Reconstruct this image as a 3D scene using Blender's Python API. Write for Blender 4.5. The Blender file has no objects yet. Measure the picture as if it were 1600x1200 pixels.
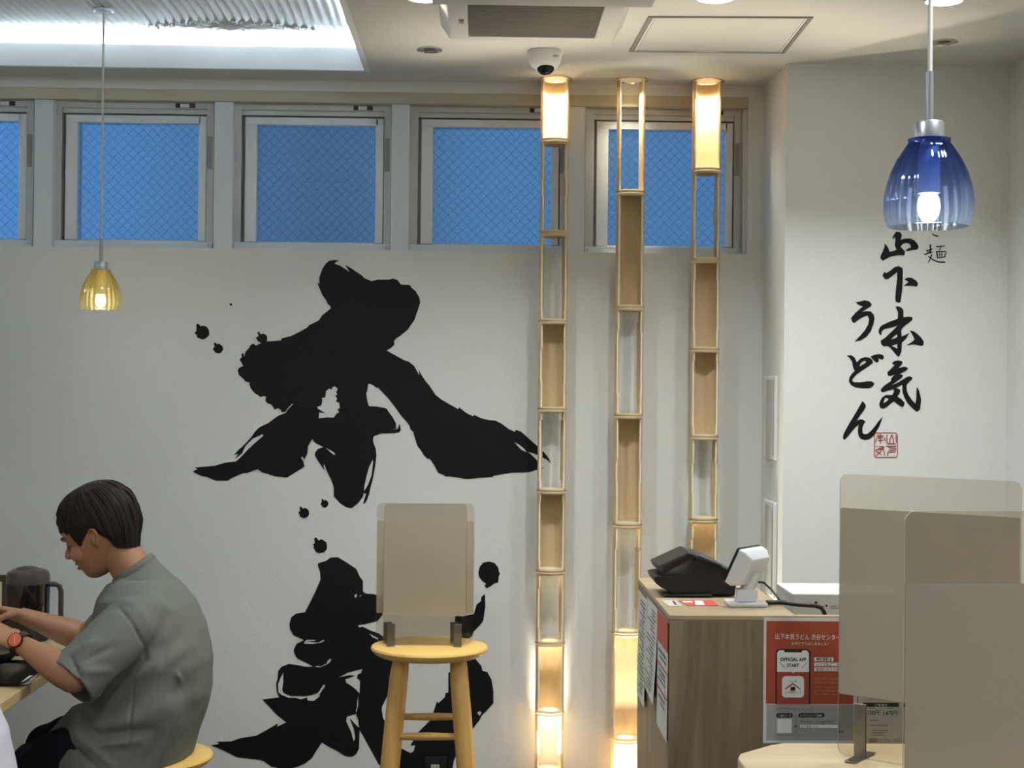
import bpy, bmesh, math, random
from mathutils import Vector, Matrix, noise
R_ = math.radians
SC = bpy.context.scene
COL = SC.collection

# ------------------------------------------------------------------ camera
FPX = 2350.0
CAM = Vector((0.0, 0.0, 1.5))
_yaw, _pit, _roll = math.atan(50 / FPX), math.atan(10 / FPX), 0.0095
_M = (Matrix.Rotation(-_yaw, 3, 'Z') @ Matrix.Rotation(math.pi / 2 + _pit, 3, 'X') @ Matrix.Rotation(_roll, 3, 'Z'))
CR, CU, CF = _M.col[0].copy(), _M.col[1].copy(), -_M.col[2].copy()
cd = bpy.data.cameras.new('camera'); cam = bpy.data.objects.new('camera', cd); COL.objects.link(cam)
cam.matrix_world = Matrix.Translation(CAM) @ _M.to_4x4()
cd.sensor_width = 36; cd.lens = 36 * FPX / 1600; cd.clip_start = 0.05
SC.camera = cam
SC.view_settings.view_transform = 'Standard'; SC.view_settings.look = 'None'
SC.view_settings.exposure = 0.34; SC.view_settings.gamma = 1.0
SC.view_settings.use_curve_mapping = False

# ------------------------------------------------------------------ world: dusk sky seen through the frosted glass
W = bpy.data.worlds.new('dusk'); SC.world = W; W.use_nodes = True
wn, wl = W.node_tree.nodes, W.node_tree.links
wn.clear()
wo = wn.new('ShaderNodeOutputWorld'); wb = wn.new('ShaderNodeBackground'); wt = wn.new('ShaderNodeTexCoord')
wx = wn.new('ShaderNodeSeparateXYZ'); wr = wn.new('ShaderNodeValToRGB'); wm = wn.new('ShaderNodeMapRange')
wl.new(wt.outputs['Generated'], wx.inputs[0]); wl.new(wx.outputs['X'], wm.inputs[0])
wm.inputs[1].default_value = -0.5; wm.inputs[2].default_value = 0.3
wl.new(wm.outputs[0], wr.inputs[0]); wl.new(wr.outputs[0], wb.inputs[0]); wl.new(wb.outputs[0], wo.inputs[0])
cr = wr.color_ramp
cr.elements[0].position = 0.0; cr.elements[0].color = (0.125, 0.41, 0.96, 1)
cr.elements[1].position = 1.0; cr.elements[1].color = (0.080, 0.21, 0.42, 1)
for p_, c_ in ((0.34, (0.095, 0.265, 0.54, 1)), (0.50, (0.058, 0.105, 0.175, 1)), (0.62, (0.088, 0.235, 0.45, 1))):
    e_ = cr.elements.new(p_); e_.color = c_
wb.inputs[1].default_value = 0.76

# ------------------------------------------------------------------ lamps
CEIL = 2.61
def light(name, kind, loc, power, color, rot=(0, 0, 0), **kw):
    d = bpy.data.lights.new(name, kind); d.energy = power; d.color = color
    for k, v in kw.items(): setattr(d, k, v)
    o = bpy.data.objects.new(name, d); o.location = loc; o.rotation_euler = rot; COL.objects.link(o)
    return o
WARM = (1.0, 0.915, 0.74); NEUT = (0.955, 0.99, 0.985); COOL = (0.80, 0.92, 1.0)
# rows of recessed downlights of the dining room
for lx, ly, p in ((-0.19, 4.20, 8), (0.70, 4.20, 8), (1.38, 4.12, 6), (-2.6, 1.0, 15), (-0.4, 1.9, 12), (1.0, 1.9, 12),
                  (-0.8, -0.6, 15), (0.8, -0.6, 15)):
    light('downlight_lamp', 'AREA', (lx, ly, CEIL - 0.035), p, NEUT, shape='DISK', size=0.10, spread=R_(150 if ly < 4 else 128))
# cool strip lamps hidden in the cove of the ceiling tray
light('cove_lamp', 'AREA', (-2.0, 5.335, 2.655), 34, COOL, (R_(180), 0, 0), shape='RECTANGLE', size=3.1, size_y=0.05)
light('cove_lamp', 'AREA', (-0.325, 3.4, 2.655), 34, COOL, (R_(180), 0, 0), shape='RECTANGLE', size=0.05, size_y=3.3)
light('cove_lamp', 'AREA', (-3.69, 3.4, 2.655), 34, COOL, (R_(180), 0, 0), shape='RECTANGLE', size=0.05, size_y=3.3)
light('cove_lamp', 'AREA', (-2.0, 1.61, 2.655), 34, COOL, (R_(180), 0, 0), shape='RECTANGLE', size=3.1, size_y=0.05)

# ------------------------------------------------------------------ helpers
def ray(px, py): return CF * FPX + CR * (px - 800) + CU * (600 - py)
def onY(px, py, Y):
    d = ray(px, py); return CAM + d * ((Y - CAM.y) / d.y)
def onZ(px, py, Z):
    d = ray(px, py); return CAM + d * ((Z - CAM.z) / d.z)
def onX(px, py, X):
    d = ray(px, py); return CAM + d * ((X - CAM.x) / d.x)
def lin(c):
    r = [((v / 255) / 12.92 if v / 255 <= 0.04045 else ((v / 255 + 0.055) / 1.055) ** 2.4) for v in c]
    return (r[0], r[1], r[2], 1)

_mats = {}
def mat(name, rgb, rough=0.5, metal=0.0, bump=0.0, bscale=60, var=0.0, vscale=6, emit=None, estr=0, spec=0.5, trans=0.0):
    """procedural principled material; rgb is sRGB 0-255"""
    if name in _mats: return _mats[name]
    m = bpy.data.materials.new(name); m.use_nodes = True; _mats[name] = m
    n, l = m.node_tree.nodes, m.node_tree.links
    b = n['Principled BSDF']
    b.inputs['Base Color'].default_value = lin(rgb); b.inputs['Roughness'].default_value = rough
    b.inputs['Metallic'].default_value = metal; b.inputs['Specular IOR Level'].default_value = spec
    b.inputs['Transmission Weight'].default_value = trans
    tc = n.new('ShaderNodeTexCoord')
    if var > 0:
        t = n.new('ShaderNodeTexNoise'); t.inputs['Scale'].default_value = vscale; t.inputs['Detail'].default_value = 4
        l.new(tc.outputs['Object'], t.inputs['Vector'])
        mx = n.new('ShaderNodeMixRGB'); c = lin(rgb)
        mx.inputs[1].default_value = tuple(v * (1 - var) for v in c[:3]) + (1,)
        mx.inputs[2].default_value = tuple(min(1, v * (1 + var)) for v in c[:3]) + (1,)
        l.new(t.outputs['Fac'], mx.inputs[0]); l.new(mx.outputs[0], b.inputs['Base Color'])
    if bump > 0:
        t2 = n.new('ShaderNodeTexNoise'); t2.inputs['Scale'].default_value = bscale; t2.inputs['Detail'].default_value = 6
        l.new(tc.outputs['Object'], t2.inputs['Vector'])
        bp = n.new('ShaderNodeBump'); bp.inputs['Strength'].default_value = bump; bp.inputs['Distance'].default_value = 0.004
        l.new(t2.outputs['Fac'], bp.inputs['Height']); l.new(bp.outputs[0], b.inputs['Normal'])
    if emit:
        b.inputs['Emission Color'].default_value = lin(emit); b.inputs['Emission Strength'].default_value = estr
    return m

def wood(name, light_rgb, dark_rgb, axis='Z', scale=9, rough=0.5, knots=1.5, mixw=0.5):
    """wood with long grain streaks along one object axis"""
    if name in _mats: return _mats[name]
    m = bpy.data.materials.new(name); m.use_nodes = True; _mats[name] = m
    n, l = m.node_tree.nodes, m.node_tree.links; b = n['Principled BSDF']
    tc = n.new('ShaderNodeTexCoord'); mp = n.new('ShaderNodeMapping')
    sc = [scale, scale, scale]; sc['XYZ'.index(axis)] = scale * 0.09
    mp.inputs['Scale'].default_value = sc
    l.new(tc.outputs['Object'], mp.inputs['Vector'])
    w = n.new('ShaderNodeTexNoise'); w.inputs['Scale'].default_value = 1.6; w.inputs['Detail'].default_value = 3
    w.inputs['Distortion'].default_value = knots
    f = n.new('ShaderNodeTexNoise'); f.inputs['Scale'].default_value = 14; f.inputs['Detail'].default_value = 5
    l.new(mp.outputs[0], w.inputs['Vector']); l.new(mp.outputs[0], f.inputs['Vector'])
    ml = n.new('ShaderNodeMath'); ml.operation = 'MULTIPLY'; ml.inputs[1].default_value = 9
    sn = n.new('ShaderNodeMath'); sn.operation = 'SINE'
    l.new(w.outputs['Fac'], ml.inputs[0]); l.new(ml.outputs[0], sn.inputs[0])
    mr = n.new('ShaderNodeMapRange'); mr.inputs[1].default_value = -1; mr.inputs[2].default_value = 1
    l.new(sn.outputs[0], mr.inputs[0])
    av = n.new('ShaderNodeMixRGB'); av.inputs[0].default_value = mixw
    l.new(mr.outputs[0], av.inputs[1]); l.new(f.outputs['Fac'], av.inputs[2])
    cr = n.new('ShaderNodeMixRGB'); cr.inputs[1].default_value = lin(dark_rgb); cr.inputs[2].default_value = lin(light_rgb)
    l.new(av.outputs[0], cr.inputs[0]); l.new(cr.outputs[0], b.inputs['Base Color'])
    b.inputs['Roughness'].default_value = rough
    bp = n.new('ShaderNodeBump'); bp.inputs['Strength'].default_value = 0.12; bp.inputs['Distance'].default_value = 0.002
    l.new(av.outputs[0], bp.inputs['Height']); l.new(bp.outputs[0], b.inputs['Normal'])
    return m

def sheer(name, rgb, clear, gloss=0.06, rough=0.05, translucent=0.0, diff=None):
    """thin see-through sheet: tinted transparency + a little gloss (+ milky scatter)"""
    if name in _mats: return _mats[name]
    m = bpy.data.materials.new(name); m.use_nodes = True; _mats[name] = m
    n, l = m.node_tree.nodes, m.node_tree.links; n.clear()
    out = n.new('ShaderNodeOutputMaterial'); tr = n.new('ShaderNodeBsdfTransparent'); gl = n.new('ShaderNodeBsdfGlossy')
    tr.inputs[0].default_value = lin(rgb); gl.inputs['Roughness'].default_value = rough
    fr = n.new('ShaderNodeLayerWeight'); fr.inputs[0].default_value = 0.25
    mr = n.new('ShaderNodeMapRange'); mr.inputs[3].default_value = gloss; mr.inputs[4].default_value = min(1, gloss + 0.5)
    l.new(fr.outputs['Fresnel'], mr.inputs[0])
    a = n.new('ShaderNodeMixShader'); l.new(mr.outputs[0], a.inputs[0])
    src = tr
    if clear < 1:
        df = n.new('ShaderNodeBsdfDiffuse'); df.inputs[0].default_value = lin(diff or rgb)
        tl = n.new('ShaderNodeBsdfTranslucent'); tl.inputs[0].default_value = lin(diff or rgb)
        dm = n.new('ShaderNodeMixShader'); dm.inputs[0].default_value = translucent
        l.new(df.outputs[0], dm.inputs[1]); l.new(tl.outputs[0], dm.inputs[2])
        c = n.new('ShaderNodeMixShader'); c.inputs[0].default_value = clear
        l.new(dm.outputs[0], c.inputs[1]); l.new(tr.outputs[0], c.inputs[2]); src = c
    l.new(src.outputs[0], a.inputs[1]); l.new(gl.outputs[0], a.inputs[2]); l.new(a.outputs[0], out.inputs[0])
    return m

class MB:
    """collects shapes and links them as ONE mesh object"""
    def __init__(s): s.v = []; s.f = []
    def quad_add(s, vs, fs):
        o = len(s.v); s.v += [tuple(p) for p in vs]; s.f += [tuple(i + o for i in f) for f in fs]; return s
    def box(s, x0, x1, y0, y1, z0, z1):
        return s.quad_add([(x0, y0, z0), (x1, y0, z0), (x1, y1, z0), (x0, y1, z0), (x0, y0, z1), (x1, y0, z1), (x1, y1, z1), (x0, y1, z1)],
                          [(0, 3, 2, 1), (4, 5, 6, 7), (0, 1, 5, 4), (1, 2, 6, 5), (2, 3, 7, 6), (3, 0, 4, 7)])
    def prism(s, pts, d):
        """closed outline of 3-D points pushed along vector d (convex or mildly concave n-gon)"""
        n = len(pts); d = Vector(d); a = [Vector(p) for p in pts]
        return s.quad_add(a + [p + d for p in a], [tuple(range(n))[::-1], tuple(range(n, 2 * n))] + [(i, (i + 1) % n, n + (i + 1) % n, n + i) for i in range(n)])
    def lathe(s, prof, c=(0, 0, 0), n=48, ribs=0, amp=0, closed=False):
        vs, fs = [], []
        for r, z in prof:
            for k in range(n):
                t = 2 * math.pi * k / n; rr = r * (1 + amp * math.cos(ribs * t)) if ribs else r
                vs.append((c[0] + rr * math.cos(t), c[1] + rr * math.sin(t), c[2] + z))
        m = len(prof)
        for i in range(m - 1 + (1 if closed else 0)):
            j = (i + 1) % m
            for k in range(n):
                k2 = (k + 1) % n; fs.append((i * n + k, i * n + k2, j * n + k2, j * n + k))
        if not closed:
            if prof[0][0] > 1e-6: fs.append(tuple(range(n))[::-1])
            if prof[-1][0] > 1e-6: fs.append(tuple(range((m - 1) * n, m * n)))
        return s.quad_add(vs, fs)
    def shell(s, prof, c=(0, 0, 0), n=48, ribs=0, amp=0):
        """closed loop profile revolved (hollow ware)"""
        return s.lathe(prof, c, n, ribs, amp, closed=True)
    def tube(s, path, rad, n=16, ry=None, side=None, caps=True):
        """rings along a path; rad per point; optional second radius along 'side' axis"""
        P = [Vector(p) for p in path]; m = len(P)
        rad = rad if isinstance(rad, (list, tuple)) else [rad] * m
        ry = ry or rad
        vs, fs = [], []; prev = None
        for i, p in enumerate(P):
            t = (P[min(i + 1, m - 1)] - P[max(i - 1, 0)]).normalized()
            if side is not None: a = Vector(side)
            elif prev is not None: a = prev
            else: a = Vector((0, 0, 1)) if abs(t.z) < 0.9 else Vector((1, 0, 0))
            a = (a - t * a.dot(t)).normalized(); b = t.cross(a); prev = a
            for k in range(n):
                q = 2 * math.pi * k / n; vs.append(p + a * (ry[i] * math.cos(q)) + b * (rad[i] * math.sin(q)))
        for i in range(m - 1):
            for k in range(n):
                k2 = (k + 1) % n; fs.append((i * n + k, i * n + k2, (i + 1) * n + k2, (i + 1) * n + k))
        if caps: fs += [tuple(range(n))[::-1], tuple(range((m - 1) * n, m * n))]
        return s.quad_add(vs, fs)
    def ball(s, c, rx, ry=None, rz=None, n=20, m=12, rot=None):
        ry = ry or rx; rz = rz or rx; c = Vector(c); vs, fs = [], []
        for i in range(m + 1):
            a = math.pi * i / m
            for k in range(n):
                q = 2 * math.pi * k / n
                p = Vector((rx * math.sin(a) * math.cos(q), ry * math.sin(a) * math.sin(q), rz * math.cos(a)))
                vs.append(c + (rot @ p if rot else p))
        for i in range(m):
            for k in range(n):
                k2 = (k + 1) % n; fs.append((i * n + k, (i + 1) * n + k, (i + 1) * n + k2, i * n + k2))
        return s.quad_add(vs, fs)
    def mesh(s, name):
        me = bpy.data.meshes.new(name); me.from_pydata(s.v, [], s.f)
        bm = bmesh.new(); bm.from_mesh(me); bmesh.ops.remove_doubles(bm, verts=bm.verts, dist=1e-6)
        bmesh.ops.recalc_face_normals(bm, faces=bm.faces); bm.to_mesh(me); bm.free()
        return me
    def build(s, name, m, parent=None, smooth=35, bevel=0, seg=2):
        return obj(name, s.mesh(name), m, parent, smooth, bevel, seg)

def obj(name, me, m, parent=None, smooth=35, bevel=0, seg=2):
    o = bpy.data.objects.new(name, me); COL.objects.link(o)
    if m is not None:
        me.materials.clear(); me.materials.append(m)
    if smooth:
        me.shade_smooth(); me.set_sharp_from_angle(angle=R_(smooth))
    if bevel:
        b = o.modifiers.new('bevel', 'BEVEL'); b.width = bevel; b.segments = seg; b.limit_method = 'ANGLE'; b.angle_limit = R_(40)
    if parent is not None:
        o.parent = parent; o.matrix_parent_inverse = Matrix.Translation(-parent.location) if not parent.rotation_euler.z else parent.matrix_basis.inverted()
    return o
def tag(o, label=None, cat=None, group=None, kind=None):
    if label: o['label'] = label
    if cat: o['category'] = cat
    if group: o['group'] = group
    if kind: o['kind'] = kind
    return o
def thing(name, label, cat, loc, group=None):
    o = bpy.data.objects.new(name, None); COL.objects.link(o); o.location = loc; o.empty_display_size = 0.05
    return tag(o, label, cat, group)
def struct(o): o['kind'] = 'structure'; return o
def copy_tree(o, parent=None):
    c = o.copy(); COL.objects.link(c)
    if parent is not None:
        c.parent = parent; c.matrix_parent_inverse = o.matrix_parent_inverse.copy()
    for ch in [q for q in bpy.data.objects if q.parent == o]: copy_tree(ch, c)
    return c
def evaluated(o):
    """mesh of o with its modifiers applied"""
    dg = bpy.context.evaluated_depsgraph_get(); dg.update()
    return bpy.data.meshes.new_from_object(o.evaluated_get(dg))
def flat(name, loops, to3, thick, m, parent=None):
    """filled outline(s) with holes -> thin solid mesh; loops in 2-D, to3 maps (x, y, h) to the place"""
    cu = bpy.data.curves.new(name, 'CURVE'); cu.dimensions = '2D'; cu.fill_mode = 'BOTH'; cu.extrude = 0.5
    for lp in loops:
        sp = cu.splines.new('POLY'); sp.points.add(len(lp) - 1); sp.use_cyclic_u = True
        for i, p in enumerate(lp): sp.points[i].co = (p[0], -p[1], 0, 1)
    t = bpy.data.objects.new(name, cu); COL.objects.link(t)
    me = evaluated(t); bpy.data.objects.remove(t); bpy.data.curves.remove(cu)
    for v in me.vertices:
        v.co = to3(v.co.x, -v.co.y, (v.co.z + 0.5) * thick)
    bm = bmesh.new(); bm.from_mesh(me); bmesh.ops.remove_doubles(bm, verts=bm.verts, dist=1e-6)
    bmesh.ops.recalc_face_normals(bm, faces=bm.faces); bm.to_mesh(me); bm.free()
    me.name = name
    return obj(name, me, m, parent, 0)
def strokes(name, loops, to3, thick, m, parent=None, frame=0):
    """like flat(), but overlapping strokes stay filled; the first 'frame' loops form one outline with a hole"""
    parts = ([loops[:frame]] if frame else []) + [[l] for l in loops[frame:]]
    bm = bmesh.new()
    for p in parts:
        o = flat(name, p, to3, thick, m); bm.from_mesh(o.data); me = o.data; bpy.data.objects.remove(o); bpy.data.meshes.remove(me)
    me = bpy.data.meshes.new(name); bm.to_mesh(me); bm.free()
    return obj(name, me, m, parent, 0)
def text_mesh(s, size, align='LEFT', sx=1.0, bold=0.0):
    cu = bpy.data.curves.new('lettering', 'FONT'); cu.body = s; cu.size = size; cu.align_x = align; cu.offset = bold
    cu.resolution_u = 3
    t = bpy.data.objects.new('lettering', cu); COL.objects.link(t)
    me = evaluated(t); bpy.data.objects.remove(t); bpy.data.curves.remove(cu)
    for v in me.vertices: v.co.x *= sx
    return me
def ribbon(pts, w0, w1=None):
    """stroke outline of a polyline with tapering width (2-D)"""
    w1 = w0 if w1 is None else w1; n = len(pts); L, Rr = [], []
    for i, p in enumerate(pts):
        a = pts[max(0, i - 1)]; b = pts[min(n - 1, i + 1)]
        dx, dy = b[0] - a[0], b[1] - a[1]; d = math.hypot(dx, dy) or 1
        w = (w0 + (w1 - w0) * i / max(1, n - 1)) / 2
        L.append((p[0] - dy / d * w, p[1] + dx / d * w)); Rr.append((p[0] + dy / d * w, p[1] - dx / d * w))
    return L + Rr[::-1]
def rrect(x0, y0, x1, y1, r, n=5):
    out = []
    for cx, cy, a0 in ((x1 - r, y0 + r, -90), (x1 - r, y1 - r, 0), (x0 + r, y1 - r, 90), (x0 + r, y0 + r, 180)):
        for i in range(n + 1):
            a = R_(a0 + 90 * i / n); out.append((cx + r * math.cos(a), cy + r * math.sin(a)))
    return out
# ================================================================== room shell
WY = 5.43            # face of the back wall
RY = 5.04            # face of the jutting wall on the right
RX = onY(1229, 100, RY).x
RX2 = onY(1577, 100, RY).x
SILL = onY(750, 392.5, WY).z
HEAD = CEIL - 0.05
XE = onY(1168, 300, WY).x     # right end of the window strip
XL, YB = -4.2, -3.0
def plaster(name, rgb):
    if name in _mats: return _mats[name]
    m = mat(name, rgb, 0.55, spec=0.35); n, l = m.node_tree.nodes, m.node_tree.links; b = n['Principled BSDF']
    tc = n.new('ShaderNodeTexCoord'); a = n.new('ShaderNodeTexNoise'); a.inputs['Scale'].default_value = 26; a.inputs['Detail'].default_value = 7
    a.inputs['Distortion'].default_value = 1.2
    v = n.new('ShaderNodeTexVoronoi'); v.feature = 'DISTANCE_TO_EDGE'; v.inputs['Scale'].default_value = 11
    wv = n.new('ShaderNodeMixRGB'); wv.inputs[0].default_value = 0.12
    l.new(tc.outputs['Object'], a.inputs['Vector']); l.new(tc.outputs['Object'], wv.inputs[1]); l.new(a.outputs['Color'], wv.inputs[2]); l.new(wv.outputs[0], v.inputs['Vector'])
    mr = n.new('ShaderNodeMapRange'); mr.inputs[2].default_value = 0.05; l.new(v.outputs['Distance'], mr.inputs[0])
    ad = n.new('ShaderNodeMath'); ad.operation = 'ADD'; l.new(mr.outputs[0], ad.inputs[0]); l.new(a.outputs['Fac'], ad.inputs[1])
    bp = n.new('ShaderNodeBump'); bp.inputs['Strength'].default_value = 0.16; bp.inputs['Distance'].default_value = 0.003
    l.new(ad.outputs[0], bp.inputs['Height']); l.new(bp.outputs[0], b.inputs['Normal'])
    return m
M_WALL = plaster('white_plaster', (222, 224, 221))
M_CEIL = mat('ceiling_white', (208, 206, 199), 0.8, spec=0.2, bump=0.03, bscale=90)
M_TRIM = mat('cream_trim', (188, 182, 164), 0.6)
M_FLOOR = mat('floor_tile', (98, 92, 84), 0.45, var=0.12, vscale=3)
M_LIP = mat('tray_white', (232, 234, 236), 0.7)

w = MB(); w.box(XL, RX, WY, WY + 0.15, 0, SILL); w.box(XL, RX, WY, WY + 0.15, HEAD + 0.012, CEIL + 0.0); w.box(XE, RX + 0.5, WY, WY + 0.15, SILL, HEAD + 0.012)
struct(w.build('wall_back', M_WALL, smooth=0))
struct(MB().box(XL, XE, WY + 0.004, WY + 0.15, HEAD - 0.028, HEAD + 0.012).build('trim_1', M_TRIM, smooth=0))
w = MB(); w.box(RX, RX2 + 0.15, RY, RY + 0.55, 0, CEIL)
struct(w.build('wall_jut', M_WALL, smooth=0))
struct(MB().box(RX2, RX2 + 0.15, YB, RY, 0, CEIL).build('wall_right', M_WALL, smooth=0))
struct(MB().box(XL - 0.15, XL, YB, WY + 0.15, 0, CEIL + 0.3).build('wall_left', M_WALL, smooth=0))
struct(MB().box(XL, RX2 + 0.15, YB - 0.15, YB, 0, CEIL).build('wall_front', M_WALL, smooth=0))
struct(MB().box(XL - 0.15, RX2 + 0.15, YB - 0.15, WY + 0.15, -0.1, 0).build('floor', M_FLOOR, smooth=0))

# ceiling with the lit tray
TX0, TX1, TY0, TY1 = -3.6, onZ(570, 112, CEIL).x, 1.7, onZ(285, 106, CEIL).y
LIP = 0.080; TZ = CEIL + 0.12; CV = 0.15
w = MB(); T = 0.02
for x0, x1, y0, y1 in ((XL, TX0 - T, YB, WY), (TX1 + T, RX2, YB, WY), (TX0 - T, TX1 + T, YB, TY0 - T), (TX0 - T, TX1 + T, TY1 + T, WY)):
    w.box(x0, x1, y0, y1, CEIL, CEIL + T)
struct(w.build('ceiling', M_CEIL, smooth=0))
w = MB()   # upright lip round the tray
w.box(TX0 - T, TX1 + T, TY1, TY1 + T, CEIL - 0.0005, CEIL + LIP); w.box(TX0 - T, TX1 + T, TY0 - T, TY0, CEIL - 0.0005, CEIL + LIP)
w.box(TX1, TX1 + T, TY0, TY1, CEIL - 0.0005, CEIL + LIP); w.box(TX0 - T, TX0, TY0, TY1, CEIL - 0.0005, CEIL + LIP)
struct(w.build('trim_2', M_LIP, smooth=0))
w = MB()   # cove walls
w.box(TX0 - CV - T, TX1 + CV + T, TY1 + CV, TY1 + CV + T, CEIL + T, TZ); w.box(TX0 - CV - T, TX1 + CV + T, TY0 - CV - T, TY0 - CV, CEIL + T, TZ)
w.box(TX1 + CV, TX1 + CV + T, TY0 - CV, TY1 + CV, CEIL + T, TZ); w.box(TX0 - CV - T, TX0 - CV, TY0 - CV, TY1 + CV, CEIL + T, TZ)
struct(w.build('trim_3', M_LIP, smooth=0))
# tray ceiling: smooth margin and carved wave panel
struct(MB().box(TX0 - CV - T, TX1 + CV + T, TY0 - CV - T, TY1 + CV + T, TZ + 0.02, TZ + 0.04).build('trim_4', M_LIP, smooth=0))
w = MB(); nx, ny = 900, 90
X0, X1, Y0, Y1 = TX0 - CV, TX1 + CV, TY1 - 0.75, TY1 + CV
vs = []
for j in range(ny + 1):
    for i in range(nx + 1):
        x = X0 + (X1 - X0) * i / nx; y = Y0 + (Y1 - Y0) * j / ny
        dx, dy = (x + 0.87) / 0.27, (y - (TY1 - 0.01)) / 0.15
        e = math.hypot(dx, dy)
        s = 1 / (1 + math.exp(-(e - 1) * 30))
        ph = (1 - s) * (e * 30) + s * (x * 2 * math.pi / 0.029 + 1.5 * math.sin(y * 5 + x))
        h = 0.5 + 0.5 * math.cos(ph)
        fade = min(1, max(0, (TY1 - 0.005 - y) / 0.03))
        vs.append((x, y, TZ - 0.001 - 0.0 + 0.011 * (h * fade)))
fs = [(j * (nx + 1) + i, j * (nx + 1) + i + 1, (j + 1) * (nx + 1) + i + 1, (j + 1) * (nx + 1) + i) for j in range(ny) for i in range(nx)]
w.quad_add(vs, fs)
M_WAVE = mat('carved_white_panel', (225, 230, 232), 0.45)
struct(w.build('trim_5', M_WAVE, smooth=60))
struct(MB().box(X0, X1, TY0 - CV, Y0, TZ, TZ + 0.02).build('trim_6', M_WAVE, smooth=0))

# ------------------------------------------------------------------ windows
M_ALU = mat('silver_aluminium', (220, 225, 229), 0.42, 0.35)
M_ALU2 = mat('dark_silver_rail', (196, 198, 196), 0.45, 0.3)
M_BAR = mat('pale_grey_post', (216, 224, 232), 0.5)
M_STICK = mat('grey_sticker', (150, 150, 146), 0.5)
M_BLACK = mat('black_plastic', (16, 16, 18), 0.35)
M_WHITEP = mat('white_plastic', (228, 228, 226), 0.35)
def glass_mat():
    m = bpy.data.materials.new('wired_frosted_glass'); m.use_nodes = True
    n, l = m.node_tree.nodes, m.node_tree.links; n.clear()
    out = n.new('ShaderNodeOutputMaterial'); tc = n.new('ShaderNodeTexCoord')
    mp = n.new('ShaderNodeMapping'); mp.inputs['Rotation'].default_value = (0, R_(45), 0); mp.inputs['Scale'].default_value = (1, 1, 1)
    l.new(tc.outputs['Object'], mp.inputs['Vector'])
    sx = n.new('ShaderNodeSeparateXYZ'); l.new(mp.outputs[0], sx.inputs[0])
    lines = []
    for ax in ('X', 'Z'):
        a = n.new('ShaderNodeMath'); a.operation = 'PINGPONG'; a.inputs[1].default_value = 0.0125; l.new(sx.outputs[ax], a.inputs[0])
        g = n.new('ShaderNodeMath'); g.operation = 'LESS_THAN'; g.inputs[1].default_value = 0.0009; l.new(a.outputs[0], g.inputs[0]); lines.append(g)
    mxm = n.new('ShaderNodeMath'); mxm.operation = 'MAXIMUM'; l.new(lines[0].outputs[0], mxm.inputs[0]); l.new(lines[1].outputs[0], mxm.inputs[1])
    t = n.new('ShaderNodeTexVoronoi'); t.inputs['Scale'].default_value = 85; l.new(tc.outputs['Object'], t.inputs['Vector'])
    bp = n.new('ShaderNodeBump'); bp.inputs['Strength'].default_value = 0.8; bp.inputs['Distance'].default_value = 0.004
    l.new(t.outputs['Distance'], bp.inputs['Height'])
    rf = n.new('ShaderNodeBsdfRefraction'); rf.inputs['Roughness'].default_value = 0.22; rf.inputs['IOR'].default_value = 1.15
    rf.inputs[0].default_value = (0.9, 0.95, 1, 1); l.new(bp.outputs[0], rf.inputs['Normal'])
    tl = n.new('ShaderNodeBsdfTranslucent'); tl.inputs[0].default_value = (0.9, 0.95, 1, 1); l.new(bp.outputs[0], tl.inputs['Normal'])
    a = n.new('ShaderNodeMixShader'); a.inputs[0].default_value = 0.12; l.new(rf.outputs[0], a.inputs[1]); l.new(tl.outputs[0], a.inputs[2])
    gl = n.new('ShaderNodeBsdfGlossy'); gl.inputs['Roughness'].default_value = 0.3; l.new(bp.outputs[0], gl.inputs['Normal'])
    b = n.new('ShaderNodeMixShader'); b.inputs[0].default_value = 0.035; l.new(a.outputs[0], b.inputs[1]); l.new(gl.outputs[0], b.inputs[2])
    wd = n.new('ShaderNodeBsdfDiffuse'); wd.inputs[0].default_value = (0.04, 0.06, 0.09, 1)
    wf = n.new('ShaderNodeMath'); wf.operation = 'MULTIPLY'; wf.inputs[1].default_value = 0.26; l.new(mxm.outputs[0], wf.inputs[0])
    c = n.new('ShaderNodeMixShader'); l.new(wf.outputs[0], c.inputs[0]); l.new(b.outputs[0], c.inputs[1]); l.new(wd.outputs[0], c.inputs[2])
    l.new(c.outputs[0], out.inputs[0])
    return m
M_GLASS = glass_mat()
FY = WY + 0.045       # front of the window frames
def wx(px, y=FY): return onY(px, 270, y).x
posts = [(-226, -198), (52.5, 81.5), (334, 363), (611, 639), (886, 914), (-505, -477)]
for i, (a, b) in enumerate(posts):
    struct(MB().box(wx(a, WY), wx(b, WY), WY + 0.006, WY + 0.15, SILL, HEAD - 0.03).build('trim_%d' % (7 + i), M_BAR, smooth=0))
bays = [(-198, 52.5), (81.5, 334), (363, 611), (639, 886), (914, 1158), (-477, -226)]
struct(MB().box(XL, wx(-505, WY), WY, WY + 0.15, SILL, HEAD + 0.012).build('wall_back_end', M_WALL, smooth=0))
zt = HEAD - 0.028; bays_end = wx(1158)
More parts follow.
